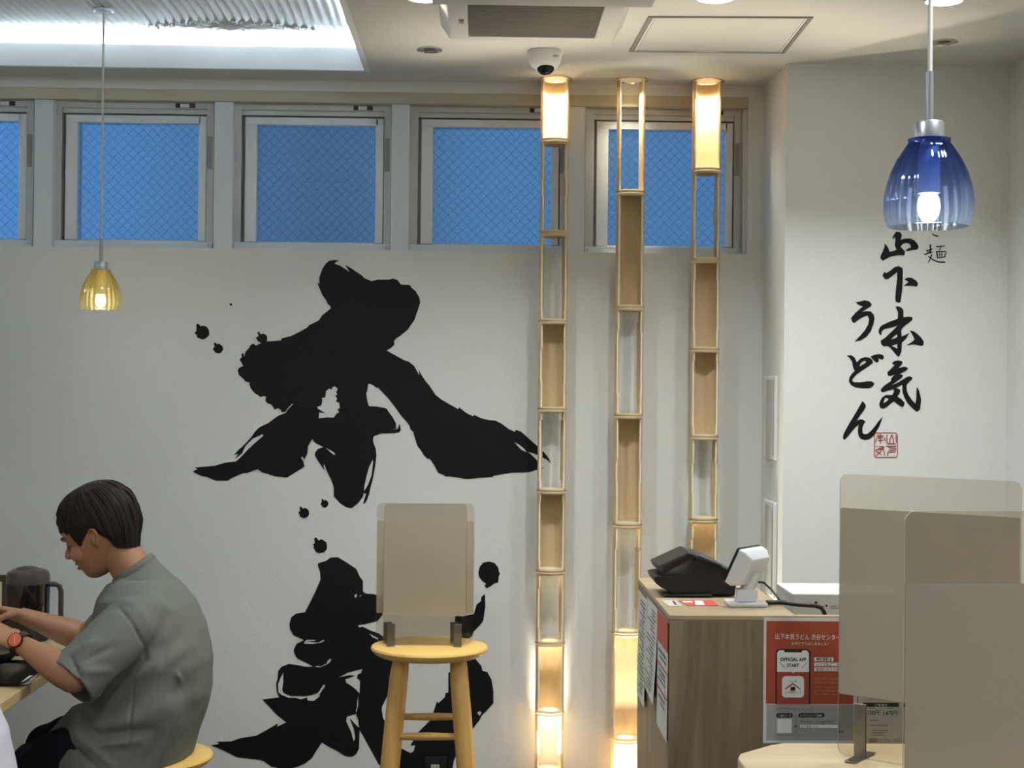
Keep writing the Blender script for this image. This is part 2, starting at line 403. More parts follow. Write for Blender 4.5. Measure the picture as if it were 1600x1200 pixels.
for i, (a, b) in enumerate(bays):
    x0, x1 = wx(a) , wx(b); d = (x1 - x0)
    u = lambda f: x0 + d * f
    f = MB()          # outer frame with stepped head rail
    f.box(x0, u(0.055), FY, FY + 0.06, SILL + 0.024, zt); f.box(u(0.955), x1, FY, FY + 0.06, SILL + 0.024, zt)
    f.box(u(0.055), u(0.955), FY, FY + 0.06, zt - 0.022, zt)
    f.box(u(0.055), u(0.955), FY + 0.010, FY + 0.06, zt - 0.040, zt - 0.022)
    f.box(x0, u(0.15), FY + 0.05, FY + 0.075, SILL + 0.001, zt); f.box(u(0.905), x1, FY + 0.05, FY + 0.075, SILL + 0.001, zt); f.box(u(0.15), u(0.905), FY + 0.05, FY + 0.075, zt - 0.06, zt)
    fr = struct(f.build('window_%d' % (i + 1), M_ALU2, smooth=0, bevel=0.0015))
    MB().box(u(0.0), u(1.0), FY - 0.012, FY + 0.06, SILL + 0.0005, SILL + 0.026).build('bottom_rail', M_BAR, fr, 0, 0.0015)
    s = MB()          # sash
    st, sb = zt - 0.045, SILL + 0.03
    s.box(u(0.075), u(0.915), FY + 0.012, FY + 0.055, st - 0.028, st); s.box(u(0.075), u(0.150), FY + 0.012, FY + 0.055, sb, st - 0.028)
    s.box(u(0.900), u(0.950), FY + 0.012, FY + 0.055, sb, st); s.box(u(0.150), u(0.900), FY + 0.02, FY + 0.055, sb - 0.006, sb + 0.002)
    sh = s.build('sash', M_ALU, fr, 0, 0.002)
    g = MB().box(u(0.145), u(0.905), FY + 0.034, FY + 0.036, sb, st - 0.024)
    g.build('glass_pane', M_GLASS, sh, 0)
    s2 = MB().box(u(0.958), u(0.99), FY - 0.0012, FY, sb + 0.26, sb + 0.38); s2.build('sticker', M_STICK, fr, 0)
    l_ = fr
    lm = MB().box(u(0.76), u(0.88), FY - 0.004, FY, zt - 0.019, zt - 0.004).build('latch', M_BLACK, l_, 0)
    MB().box(u(0.79), u(0.845), FY - 0.006, FY - 0.004, zt - 0.018, zt - 0.005).build('latch_label', M_WHITEP, lm, 0)
    sc = MB()
    for q in (0.018, 0.975): sc.ball((u(q), FY - 0.0125, SILL + 0.013), 0.003, 0.0015, 0.003, 10, 6)
    sc.build('screw', M_ALU2, fr)
struct(MB().box(bays_end, XE, WY + 0.01, WY + 0.15, SILL, HEAD - 0.03).build('trim_20', M_ALU2, smooth=0))
# electrical box covers on the side of the jutting wall
for (pa, pb, nm) in ((588, 717, 'upper narrow grey service cover on the side of the jutting wall'), (783, 930, 'lower narrow grey service cover on the side of the jutting wall')):
    za, zb = onY(1210, pa, 5.22).z, onY(1210, pb, 5.22).z
    t = thing('service_cover', nm, 'panel', (RX, 5.2, zb))
    MB().box(RX - 0.012, RX, 5.13, 5.33, zb, za).build('frame', M_WHITEP, t, 0, 0.003)
    MB().box(RX - 0.018, RX - 0.012, 5.145, 5.26, zb + 0.01, za - 0.01).build('door', mat('pale_grey_cover', (175, 178, 172), 0.5), t, 0, 0.003)
# ================================================================== brush writing on the walls
M_INK = mat('black_ink', (12, 13, 14), 0.6, spec=0.25)
M_RED = mat('red_seal_ink', (168, 62, 58), 0.6)
CROPS = {'A': (290, 390, 5.3333), 'B': (570, 390, 5.3333), 'C': (290, 600, 5.3333), 'D': (570, 600, 5.3333), 'E': (320, 820, 5.3333),
         'F': (320, 975, 5.3333), 'G': (560, 820, 5.3333), 'H': (560, 975, 5.3333), 'I': (1320, 340, 6.6667), 'J': (1360, 470, 13.333),
         'K': (1360, 550, 12.0), 'L': (1310, 460, 7.5), 'M': (1310, 610, 10.43)}
def tr(s):
    """outline text 'A x,y x,y ... B x,y ...' -> points on the wall drawing"""
    out = []; c = None
    for t in s.split():
        if t in CROPS: c = CROPS[t]; continue
        x, y = t.split(','); out.append((c[0] + float(x) / c[2], c[1] + float(y) / c[2]))
    return out
def onwall(Y):
    def f(x, y, h):
        p = onY(x, y, Y - 0.0004); return (p.x, p.y - h, p.z)
    return f
def splat(c, cx, cy, r, seed):
    random.seed(seed); o = CROPS[c]; out = []
    for k in range(28):
        a = 2 * math.pi * k / 28; q = r * (1 + random.uniform(-0.04, 0.04))
        d = math.degrees(a) % 360
        if 150 < d < 215: q *= random.uniform(0.85, 1.15)
        if 222 < d < 245: q *= 1.45
        if 245 <= d < 262: q *= 0.88
        out.append((o[0] + (cx + q * math.cos(a)) / o[2], o[1] + (cy + q * math.sin(a)) / o[2]))
    return out
HON = tr("A 1195,95 1240,85 1280,92 1250,105 1243,118 1290,135 1335,165 1365,185 1345,150 1328,125 1380,155 1415,180 1470,215 1490,238 1550,263 1598,250 "
 "B 60,263 110,250 205,250 235,240 275,255 300,290 375,295 390,318 425,348 455,400 462,440 447,490 412,590 383,630 360,665 300,715 265,738 245,757 245,795 215,822 182,840 270,890 330,922 370,935 412,970 455,1050 450,1000 470,1040 510,1100 540,1135 "
 "D 530,0 590,90 640,130 700,165 780,210 785,193 845,240 905,270 908,255 970,285 1035,300 1090,305 1140,330 1200,375 1250,398 1258,382 1300,395 1340,430 1430,510 1490,565 1530,615 1553,660 1520,632 1470,605 1420,582 1358,563 1400,600 1440,640 1470,675 1490,702 1420,718 1370,735 1230,738 1150,750 1070,765 1062,775 970,780 900,788 850,792 780,780 690,768 685,775 650,755 612,740 580,680 555,640 535,618 527,628 490,590 470,555 438,515 412,430 405,400 378,375 375,350 345,310 300,260 250,190 200,125 150,70 110,28 100,32 70,10 45,-2 28,0 20,60 12,75 20,140 35,185 100,187 180,203 205,240 235,280 260,330 262,370 220,385 275,372 290,328 300,385 285,402 240,410 140,412 75,435 68,465 75,500 92,540 97,600 85,700 65,800 45,870 40,905 15,975 "
 "C 1490,995 1480,998 1490,960 1505,915 1485,905 1480,935 1440,990 1385,1035 1340,1027 1290,995 1235,937 1235,860 1215,800 1180,730 1155,668 1148,680 1158,720 1110,650 1078,595 1080,570 1105,540 1150,525 1090,495 1070,480 1055,458 1020,520 1015,580 985,640 985,670 995,680 975,700 900,745 845,780 740,768 670,745 640,738 600,710 510,742 480,742 415,770 380,785 355,805 250,805 180,775 130,765 60,730 98,710 78,695 240,682 330,655 420,645 460,610 520,545 580,490 650,430 640,418 560,455 500,515 470,580 430,610 410,628 437,580 400,593 440,550 500,495 550,440 580,395 610,365 640,348 690,325 770,265 835,240 850,215 898,165 885,165 850,205 830,232 800,235 795,215 770,202 740,215 735,200 712,170 680,160 665,140 672,105 650,100 625,110 600,90 580,80 545,40 530,0 "
 "A 540,1110 500,1100 485,1080 445,1045 435,1010 445,985 480,970 450,915 470,895 465,870 480,862 490,890 500,850 530,820 545,790 570,785 585,800 630,778 605,765 585,735 610,720 598,690 610,682 625,705 650,700 675,715 682,740 675,765 795,757 800,740 880,720 960,680 1020,645 1025,632 1110,590 1140,545 1180,515 1210,490 1205,468 1185,455 1170,420 1140,380 1115,320 1097,275 1115,285 1115,230 1140,160 1170,115")
HON_H = [tr("C 1170,60 1200,35 1215,50 1225,25 1245,20 1268,40 1255,70 1265,90 1245,95 1262,120 1255,150 1280,155 1285,200 1265,210 1280,235 1255,250 1235,280 1180,278 1110,285 1112,235 1165,243 1100,205 1098,190 1130,180 1140,140 1135,115 1165,110"),
         tr("C 1560,628 1563,650 1550,760 1520,840 1487,895 1490,850 1510,760 1530,690"), tr("C 1165,528 1215,555 1240,570 1248,588 1235,590 1205,565"),
         tr("D 1243,482 1290,505 1330,540 1350,570 1300,545"), tr("C 962,612 975,605 988,628 980,645")]
KI = tr("E 945,320 1010,300 1050,272 1110,270 1160,300 1215,335 1265,370 1290,430 1318,465 1318,555 1345,573 1410,578 1470,600 1490,680 1480,752 1440,800 1330,828 1295,830 1275,840 1290,855 1315,848 1380,880 1450,905 1500,940 "
 "H 330,150 300,310 240,600 197,690 195,720 205,780 260,900 345,1030 435,1075 460,1060 475,1010 435,1010 490,910 560,840 610,790 575,800 615,760 640,690 655,640 665,660 720,610 725,575 750,570 750,405 768,400 765,310 790,230 950,270 980,295 1025,350 1035,390 1075,400 1110,465 1125,560 1125,660 1080,710 1030,760 1022,772 1010,800 985,830 900,950 830,1060 795,1140 780,1230 600,1300 330,1300 250,1250 165,1160 100,1040 50,950 10,880 "
 "F 1285,1040 1260,1085 1225,1105 1170,1100 1100,1055 1040,1025 975,985 940,1040 890,1120 830,1165 770,1190 730,1200 720,1230 620,1230 600,1195 555,1190 490,1140 450,1130 360,1120 270,1110 150,1050 55,1010 120,1000 105,980 220,978 300,950 430,930 520,880 615,825 600,855 680,820 600,755 540,690 480,628 620,612 600,560 595,500 608,450 612,390 640,355 700,332 790,345 830,355 905,355 840,320 770,285 745,240 742,210 765,165 820,138 "
 "E 825,958 740,920 710,870 705,825 720,770 760,740 835,728 880,640 920,560 965,455 960,390 942,340")
KI_H = [tr("F 825,157 850,130 925,130 920,140 855,145 950,152 970,140 990,128 997,140 970,155 900,165 830,165"), tr("F 910,357 945,345 960,355 1020,325 1020,310 1045,285 1055,300 1030,330 960,362"),
        tr("F 655,405 635,440 610,500 615,570 640,590 700,615 760,615 800,628 850,612 860,638 910,640 960,600 955,585 1005,515 990,502 960,550 940,575 890,590 840,600 720,600 660,575 645,550 655,480"),
        tr("F 1115,445 1190,405 1315,372 1300,410 1275,420 1268,450 1295,470 1290,580 1260,545 1220,515 1180,490 1170,460 1250,430 1210,425"),
        tr("F 1280,592 1278,680 1262,740 1258,720 1268,690 1270,640"), tr("F 1185,770 1260,748 1280,800 1286,865 1250,830 1210,785 1245,880 1255,950 1240,980 1220,900 1178,810"),
        tr("E 1245,590 1262,572 1270,590 1255,612"), tr("E 1285,600 1305,578 1300,595"), tr("H 987,740 1010,722 1028,738 1010,765"), tr("E 1370,905 1400,920 1450,945 1440,955 1395,935")]
KI2 = tr("G 1055,575 1058,680 1040,800 1000,850 960,890 945,930 900,960 820,930 810,870 805,780 810,745 835,738 860,765 900,755 960,745 975,700 985,665 1020,635 1025,600")
BLOT = tr("G 1000,400 1010,350 1040,315 1090,305 1135,318 1165,355 1172,390 1180,405 1170,430 1165,480 1130,490 1105,510 1070,528 1050,510 1065,490 1030,465 1005,430")
big = [('giant black brush character with a wide right sweep, painted under the windows', [HON] + HON_H),
       ('giant black brush character behind the bar stool, cut off by the bottom of the photo', [KI] + KI_H + [KI2])]
for lb, loops in big:
    tag(flat('brush_character', loops, onwall(WY), 0.0012, M_INK), lb, 'wall lettering')
for lp, lb in ((BLOT, 'round black ink blot right of the smoked screens on the stool'), (splat('A', 140, 690, 58, 1), 'larger of the two ink splatters left of the giant upper character'),
               (splat('A', 272, 825, 40, 2), 'smaller ink splatter just below the larger one, left of the giant upper character'), (splat('C', 988, 1075, 42, 3), 'left ink splatter of the pair below the giant upper character'),
               (splat('C', 1160, 997, 31, 4), 'small round ink dot right of its splatter, below the giant upper character'), (splat('E', 962, 178, 57, 5), 'ink splatter just above the giant lower character'),
               (splat('A', 378, 458, 10, 6), 'tiny ink speck high on the wall left of the giant upper character')):
    tag(flat('ink_splatter', [lp], onwall(WY), 0.0012, M_INK), lb, 'ink splatter')
# small vertical writing on the jutting wall
small = [('black brush character with three prongs right under the blue lamp', [tr("I 535,145 580,155 595,185 580,232 620,220 680,218 720,235 750,265 768,300 760,330 700,340 630,352 650,325 690,310 680,280 650,262 610,270 580,300 600,325 628,355 620,395 560,392 480,405 430,430 395,450 368,420 375,395 400,340 415,300 410,270 440,295 460,330 462,355 500,350 540,335 520,290 528,240 525,205 492,225 510,180")]),
 ('black brush character of one upright and one dot, second from the top of the column', [tr("I 560,505 600,525 605,560 600,700 598,750 580,880 560,888 530,875 525,840 535,720 545,640 545,568 490,610 450,640 420,640 392,605 415,560 425,580 470,555 520,515"), tr("I 620,645 650,625 700,628 740,655 762,685 752,718 690,710 612,712 640,690 665,668")]),
 ('black brush character like a tree, third from the top of the column', [tr("J 520,125 580,115 640,140 685,190 685,345 780,330 860,335 878,360 865,405 790,465 710,525 650,590 638,625 650,745 740,705 812,668 740,790 655,870 645,1060 610,1140 580,1162 550,1145 480,1060 420,980 370,945 270,945 230,910 210,850 230,815 300,775 400,680 500,585 570,508 480,545 330,580 260,605 228,650 230,715 185,690 170,640 185,570 230,515 320,470 400,435 500,400 570,370 575,250 550,180"),
   tr("J 425,808 480,745 555,695 562,745 530,775"), tr("J 440,935 545,900 562,910 560,1000"), tr("J 820,615 900,635 980,690 1060,770 1110,850 1105,915 1060,942 1000,925 900,905 755,925 830,880 905,825 918,800 880,720")]),
 ('black brush character with a long right hook, lowest of the right column', [tr("K 405,210 450,170 520,158 580,170 605,195 580,240 515,305 580,285 640,275 690,290 705,315 670,350 600,385 545,415 595,425 610,445 580,490 480,560 390,628 480,590 600,520 680,468 730,455 775,470 790,505 740,545 690,590 675,640 680,720 710,800 770,890 845,970 860,860 862,740 870,655 910,720 930,800 950,900 940,1000 930,1070 880,1115 840,1100 760,1030 690,950 640,860 610,780 598,700 600,615 540,640 480,675 540,695 560,725 545,775 505,835 580,885 640,950 630,1005 600,1030 550,1010 490,965 435,925 370,980 290,1040 230,1062 180,1040 165,990 180,920 220,850 280,808 340,805 405,805 430,770 440,710 425,695 330,725 230,755 195,730 200,690 260,630 390,540 385,510 410,470 460,420 355,455 325,430 315,385 400,300 460,235 430,232"), tr("K 245,950 258,895 285,855 345,875 320,910 265,952")]),
 ('black brush kana with one open curve, top of the left column', [tr("L 200,92 260,82 310,68 360,80 390,115 380,140 330,170 270,208 330,195 380,200 415,240 422,285 410,350 380,430 330,495 260,540 190,552 250,490 310,420 350,350 358,290 345,250 310,255 250,285 185,335 160,320 148,275 200,215 285,142 240,125")]),
 ('black brush kana with two short ticks, middle of the left column', [tr("L 97,718 150,712 190,740 215,795 260,750 310,735 360,740 395,765 405,800 350,845 280,890 210,940 170,985 160,1010 180,1028 260,1030 340,1018 390,1018 422,1045 400,1080 360,1100 280,1100 200,1090 150,1065 122,1020 130,970 160,925 190,900 170,850 160,790 135,750"), tr("L 245,845 260,805 300,778 325,785 315,805"), tr("L 375,728 430,705 480,698 520,710 535,735 520,765 495,760 465,745 475,775 455,800 425,785")]),
 ('black brush kana right above the red seal, bottom of the left column', [tr("M 390,175 430,210 450,260 410,330 350,410 300,495 350,470 400,475 440,508 410,555 390,610 390,690 420,712 470,708 530,660 590,590 650,505 720,430 700,500 660,600 610,680 560,750 500,795 430,808 370,790 330,740 318,680 320,610 330,562 280,595 200,690 140,765 98,805 75,785 80,720 120,640 200,500 290,350")])]
def st(s, w0, w1=None, c='I'):
    k = CROPS[c][2]; return ribbon(tr(c + ' ' + s), w0 / k, (w1 if w1 is not None else w0) / k)
small.append(('small thin black brush character right of the column, below the blue lamp', [st(*a) for a in (("890,280 892,375", 16, 12), ("848,345 912,328", 10), ("855,362 900,350", 9), ("830,384 912,362", 12, 8), ("905,385 892,420 868,472", 14, 6),
   ("868,402 920,440 975,462 1045,465", 8, 16), ("952,302 1042,297", 10), ("1000,302 982,350", 9, 6), ("955,350 968,425", 12), ("952,352 1055,356 1038,415", 11, 13), ("965,420 1040,410", 8), ("985,358 988,412", 7), ("1012,358 1010,412", 7), ("988,386 1010,384", 6))]))
small.append(('two small black strokes of a kana half hidden behind the blue lamp', [st("925,112 995,98 985,130", 10, 5), st("908,165 930,185 972,194", 8, 16), st("985,20 990,100", 12), st("920,70 1000,55", 10)]))
for lb, loops in small:
    tag((strokes if 'small' in lb else flat)('wall_lettering', loops, onwall(RY), 0.0012, M_INK), lb, 'wall lettering')
def sm(s, w0=14): return st(s, w0, w0, 'M')
k_ = CROPS['M']
fr_o = [(k_[0] + x / k_[2], k_[1] + y / k_[2]) for x, y in rrect(580, 684, 966, 1096, 45)]
fr_i = [(k_[0] + x / k_[2], k_[1] + y / k_[2]) for x, y in rrect(592, 696, 956, 1084, 38)]
seal = [fr_o, fr_i] + [sm(*a) for a in (("620,745 735,740", 16), ("640,770 725,768", 12), ("683,705 685,865", 15), ("640,715 660,735",), ("645,812 730,808",), ("625,780 605,850",), ("750,770 765,830",),
   ("790,720 790,850 820,875",), ("800,868 930,870", 18), ("940,730 940,850",), ("875,720 840,790 835,860",), ("875,730 895,800 895,860",),
   ("775,908 945,910", 15), ("815,930 930,945",), ("935,945 935,970 825,972",), ("805,1000 930,1003", 16), ("805,1005 805,1070",),
   ("615,905 630,915",), ("660,915 750,918", 13), ("640,945 745,942",), ("605,968 735,965 755,1060", 12), ("610,985 700,1045",), ("700,985 610,1060",))]
tag(strokes('seal_stamp', seal, onwall(RY), 0.0012, M_RED, None, 2), 'square red seal stamp at the foot of the wall writing', 'seal')
# ================================================================== bamboo light columns
def bamboo_mat():
    m = wood('bamboo', (240, 222, 186), (226, 201, 158), 'Z', 30, 0.5, 0.4, 0.7)
    n, l = m.node_tree.nodes, m.node_tree.links; b = n['Principled BSDF']; out = n['Material Output']
    src = b.inputs['Base Color'].links[0].from_socket
    tl = n.new('ShaderNodeBsdfTranslucent'); l.new(src, tl.inputs[0])
    mx = n.new('ShaderNodeMixShader'); mx.inputs[0].default_value = 0.25
    l.new(b.outputs[0], mx.inputs[1]); l.new(tl.outputs[0], mx.inputs[2]); l.new(mx.outputs[0], out.inputs['Surface'])
    return m
M_BAM = bamboo_mat()
M_PALE = mat('pale_cut_bamboo', (246, 236, 208), 0.55)
M_CHROME = mat('chrome', (215, 210, 200), 0.12, 1.0)
M_DARKLAMP = mat('unlit_lamp', (60, 55, 50), 0.3)
PY = WY - 0.075; PR = 0.0515; PT = 0.006
def pole(px, segs, label):
    """segs: list of (node pixel row, kind of the piece ABOVE that node: 's' cut in front only, 't' cut right through)"""
    x = onY(px[0], 300, PY).x
    t = thing('bamboo_column', label, 'bamboo lamp', (x, PY, 0), 'bamboo light columns')
    zs = [CEIL - 0.004]; kinds = []
    for row, k in segs:
        zs.append(onY(px[0], row, PY).z if row < 1255 else 0.0); kinds.append(k)
    n = 64
    rng = random.Random(px[0])
    for q, k in enumerate(kinds):
        z1, z0 = zs[q], max(zs[q + 1], 0.0)
        g = 0.011; rows = [z0]
        lo = z0 + g; hi = z1 - (g if q else 0.0)
        for i in range(11): rows.append(lo + (hi - lo) * i / 10)
        if q: rows.append(z1)
        fh0 = R_(56) + rng.uniform(-0.04, 0.04); bh0 = R_(50) + rng.uniform(-0.05, 0.05)
        vs, fs, rim = [], [], []
        def rad(z):
            e = min(abs(z - z0), abs(z1 - z) if q else 9)
            return PR + 0.0022 * math.exp(-(e / 0.006) ** 2) - 0.0008 * math.sin(math.pi * (z - z0) / (z1 - z0))
        for ri, z in enumerate(rows):
            for layer in (0, 1):
                r = rad(z) - (PT if layer else 0)
                for i in range(n):
                    a = 2 * math.pi * i / n; vs.append((x + r * math.sin(a), PY - r * math.cos(a), z))
        def gone(ri, i):
            a = (i + 0.5) / n * 360; a = a if a < 180 else a - 360
            zc = (rows[ri] + rows[ri + 1]) / 2
            if ri == 0 or (q and ri == len(rows) - 2): return False
            s = (zc - lo) / (hi - lo); bulge = R_(5) * math.sin(math.pi * s)
            if abs(R_(a)) < fh0 + bulge: return True
            return k == 't' and math.pi - abs(R_(a)) < bh0 - bulge
        R = lambda ri, ly, i: (ri * 2 + ly) * n + i % n
        for ri in range(len(rows) - 1):
            for i in range(n):
                if gone(ri, i): continue
                fs.append((R(ri, 0, i), R(ri, 0, i + 1), R(ri + 1, 0, i + 1), R(ri + 1, 0, i)))
                fs.append((R(ri, 1, i), R(ri + 1, 1, i), R(ri + 1, 1, i + 1), R(ri, 1, i + 1)))
                if gone(ri, (i + 1) % n): rim.append((R(ri, 0, i + 1), R(ri, 1, i + 1), R(ri + 1, 1, i + 1), R(ri + 1, 0, i + 1)))
                if gone(ri, (i - 1) % n): rim.append((R(ri, 0, i), R(ri + 1, 0, i), R(ri + 1, 1, i), R(ri, 1, i)))
                if ri == 0 or (ri > 0 and gone(ri - 1, i)): rim.append((R(ri, 0, i), R(ri, 1, i), R(ri, 1, i + 1), R(ri, 0, i + 1)))
                if ri == len(rows) - 2 or gone(ri + 1, i): rim.append((R(ri + 1, 0, i), R(ri + 1, 0, i + 1), R(ri + 1, 1, i + 1), R(ri + 1, 1, i)))
        me = bpy.data.meshes.new('bamboo_segment'); me.from_pydata(vs, [], fs + rim)
        sg = obj('bamboo_segment', me, M_BAM, t, 0); me.materials.append(M_PALE)
        for pl in me.polygons:
            pl.use_smooth = pl.index < len(fs); pl.material_index = 0 if pl.index < len(fs) else 1
        if z0 > 0.02:     # the node wall; lower ones are bored through for the lamp in the foot
            hole = 0.62 if z0 < 0.82 else 0.0
            d = MB(); ro = PR - PT + 0.0005
            if hole: d.shell([(ro, z0 + 0.008), (ro, z0 + 0.003), (ro * hole, z0 + 0.003), (ro * hole, z0 + 0.008)], (x, PY, 0), 40)
            else: d.lathe([(0, z0 + 0.003), (ro * 0.7, z0 + 0.0025), (ro, z0 + 0.004), (ro, z0 + 0.009), (ro * 0.6, z0 + 0.007), (0, z0 + 0.007)], (x, PY, 0), 40)
            d.build('node_wall', M_PALE, sg, 50)
    light('bamboo_downlight_lamp', 'SPOT', (x, PY - 0.005, CEIL - 0.006), 9, WARM, spot_size=R_(112), spot_blend=0.9, shadow_soft_size=0.02)
    light('bamboo_foot_lamp', 'SPOT', (x, PY, 0.04), 85, WARM, (R_(180), 0, 0), spot_size=R_(60), spot_blend=0.5, shadow_soft_size=0.015)
    return t
pole((866, 0), [(222, 's'), (366, 't'), (503, 't'), (640, 's'), (767, 't'), (892, 's'), (1004, 't'), (1112, 's'), (1205, 't'), (1270, 's')],
     'leftmost bamboo light column, standing in front of the window post')
pole((985, 0), [(303, 't'), (482, 's'), (650, 't'), (820, 's'), (988, 't'), (1155, 's'), (1270, 's')], 'middle bamboo light column, its top piece cut right through')
pole((1103, 0), [(268, 's'), (408, 't'), (547, 's'), (683, 's'), (812, 't'), (940, 's'), (1060, 't'), (1160, 's'), (1270, 's')],
     'rightmost bamboo light column, its foot hidden behind the counter')

# ------------------------------------------------------------------ recessed ceiling lights
def downlight(x, y, r, label, lit, power=0, cat='ceiling light', group='recessed ceiling lights'):
    t = thing('recessed_downlight', label, cat, (x, y, CEIL), group)
    MB().shell([(r, -0.001), (r, -0.004), (r * 0.93, -0.005), (r * 0.84, -0.001), (r * 0.84, 0.0)], (x, y, CEIL), 40).build('trim_ring', M_WHITEP if lit else M_CHROME, t)
    MB().shell([(r * 0.86, -0.002), (r * 0.80, -0.0035), (r * 0.50, -0.0015), (r * 0.50, -0.0005)], (x, y, CEIL), 40).build('reflector', M_CHROME, t)
    if lit:
        MB().lathe([(0, -0.008), (r * 0.5, -0.0075), (r * 0.86, -0.005), (r * 0.86, -0.002)], (x, y, CEIL), 32).build('lamp_glass', mat('lit_lamp', (255, 250, 235), 0.4, emit=(255, 246, 225), estr=14), t)
    else:
        MB().lathe([(0, -0.003), (r * 0.3, -0.003), (r * 0.5, -0.0012), (r * 0.5, -0.0004)], (x, y, CEIL), 24).build('lamp', M_DARKLAMP, t)
    return t
p = onZ(671, 77, CEIL); downlight(p.x, p.y, 0.042, 'small unlit ceiling light between the lit tray and the dome camera', False)
p = onZ(1475, 65, CEIL); downlight(p.x, p.y, 0.042, 'small unlit ceiling light just behind the blue lamp stem', False)
p = onZ(664, -5, CEIL); downlight(p.x, p.y, 0.055, 'lit ceiling light at the top edge left of the air conditioner', True)
p = onZ(1118, -4, CEIL); downlight(p.x, p.y, 0.055, 'lit ceiling light at the top edge above the access hatch', True)
p = onZ(1475, 0, CEIL); downlight(p.x, p.y, 0.055, 'lit ceiling light at the top edge beside the blue lamp stem', True)
# open-ended lights over the columns: a chrome rim set into the ceiling
for px, nm in ((868, 'leftmost'), (988, 'middle'), (1105, 'rightmost')):
    p = onY(px - 2, 300, PY)
    t = thing('column_downlight', 'recessed chrome light in the ceiling right above the %s bamboo column' % nm, 'ceiling light', (p.x, PY - 0.012, CEIL), 'lights over the bamboo columns')
    MB().shell([(0.060, 0.0), (0.060, -0.003), (0.054, -0.0035), (0.050, 0.0)], (p.x, PY - 0.012, CEIL), 48).build('trim_ring', M_CHROME, t)

# ------------------------------------------------------------------ access hatch, ceiling unit, dome camera
a, b, c, d = [onZ(x, y, CEIL) for x, y in ((1013, 25), (1271, 26), (1226, 82), (983, 79.5))]
t = thing('access_hatch', 'square ceiling access hatch with a thin grey frame, right of the ceiling unit', 'hatch', ((a.x + c.x) / 2, (a.y + c.y) / 2, CEIL))
def inset(pts, k):
    m_ = sum((Vector(q) for q in pts), Vector()) / 4; return [m_ + (Vector(q) - m_) * k for q in pts]
q0 = [a, b, c, d]; fr = MB()
def ring(mb, o, i, z0, z1):
    v = [(q.x, q.y, z) for z in (z0, z1) for q in o] + [(q.x, q.y, z) for z in (z0, z1) for q in i]; f = []
    for k in range(4):
        j = (k + 1) % 4; f += [(k, j, 4 + j, 4 + k), (8 + k, 12 + k, 12 + j, 8 + j), (k, 8 + k, 8 + j, j), (4 + k, 4 + j, 12 + j, 12 + k)]
    mb.quad_add(v, f)
ring(fr, q0, inset(q0, 0.95), CEIL - 0.004, CEIL); fr.build('hatch_frame', mat('hatch_grey', (138, 134, 124), 0.5, 0.3), t, 0)
f2 = MB(); ring(f2, inset(q0, 0.94), inset(q0, 0.92), CEIL - 0.0035, CEIL); f2.build('inner_frame', M_WHITEP, t, 0)
i4 = inset(q0, 0.905); MB().prism([(q.x, q.y, CEIL - 0.002) for q in i4], (0, 0, 0.0015)).build('hatch_panel', M_CEIL, t, 0)

UZ = CEIL - 0.045
fx0, fx1 = onZ(704, 64, UZ).x, onZ(957, 64, UZ).x; fy1 = onZ(830, 64, UZ).y; fy0 = onZ(830, 3, UZ).y
t = thing('ceiling_unit', 'white square ceiling ventilation unit with a dark grille, above the dome camera', 'ventilation unit', ((fx0 + fx1) / 2, (fy0 + fy1) / 2, CEIL))
gx0, gx1 = onZ(732, 59, UZ).x, onZ(929, 59, UZ).x; gy1 = onZ(830, 59, UZ).y; gy0 = onZ(830, 9.5, UZ).y
e = 0.03
m1 = MB()
o1 = [Vector(v) for v in ((fx0 - e, fy0, CEIL), (fx1 + e, fy0, CEIL), (fx1 + e, fy1 + e * 0.4, CEIL), (fx0 - e, fy1 + e * 0.4, CEIL))]
o2 = [Vector(v) for v in ((fx0, fy0, UZ), (fx1, fy0, UZ), (fx1, fy1, UZ), (fx0, fy1, UZ))]
o3 = [Vector(v) for v in ((gx0, gy0, UZ), (gx1, gy0, UZ), (gx1, gy1, UZ), (gx0, gy1, UZ))]
o4 = [v + Vector((0, 0, 0.025)) for v in o3]
vv = o1 + o2 + o3 + o4; ff = []
for r0 in (0, 4, 8):
    for k in range(4): ff.append((r0 + k, r0 + (k + 1) % 4, r0 + 4 + (k + 1) % 4, r0 + 4 + k))
ff.append((12, 13, 14, 15)); m1.quad_add(vv, ff)
m1.build('housing', mat('unit_white', (205, 203, 196), 0.5), t, 0, 0.004)
g = MB()
for k in range(30):
    yy = gy0 + (gy1 - gy0) * (k + 0.5) / 30; g.box(gx0, gx1, yy - 0.004, yy + 0.004, UZ + 0.006, UZ + 0.012)
for k in range(9):
    xx = gx0 + (gx1 - gx0) * (k + 0.5) / 9; g.box(xx - 0.003, xx + 0.003, gy0, gy1, UZ + 0.012, UZ + 0.018)
g.build('grille', mat('grille_brown', (112, 106, 92), 0.6), t, 0)
MB().box(fx0 - 0.04, fx1 + 0.07, fy0 - 0.42, fy0 - 0.002, UZ - 0.012, CEIL).build('front_cover', mat('unit_white', (205, 203, 196)), t, 0, 0.004)
mk = onZ(721, 34, UZ); mb = MB(); mb.box(mk.x - 0.007, mk.x + 0.007, mk.y - 0.03, mk.y - 0.005, UZ - 0.0008, UZ); mb.box(mk.x - 0.007, mk.x + 0.007, mk.y + 0.005, mk.y + 0.016, UZ - 0.0008, UZ)
mb.build('unit_label', mat('label_grey', (90, 88, 84), 0.6), t, 0)

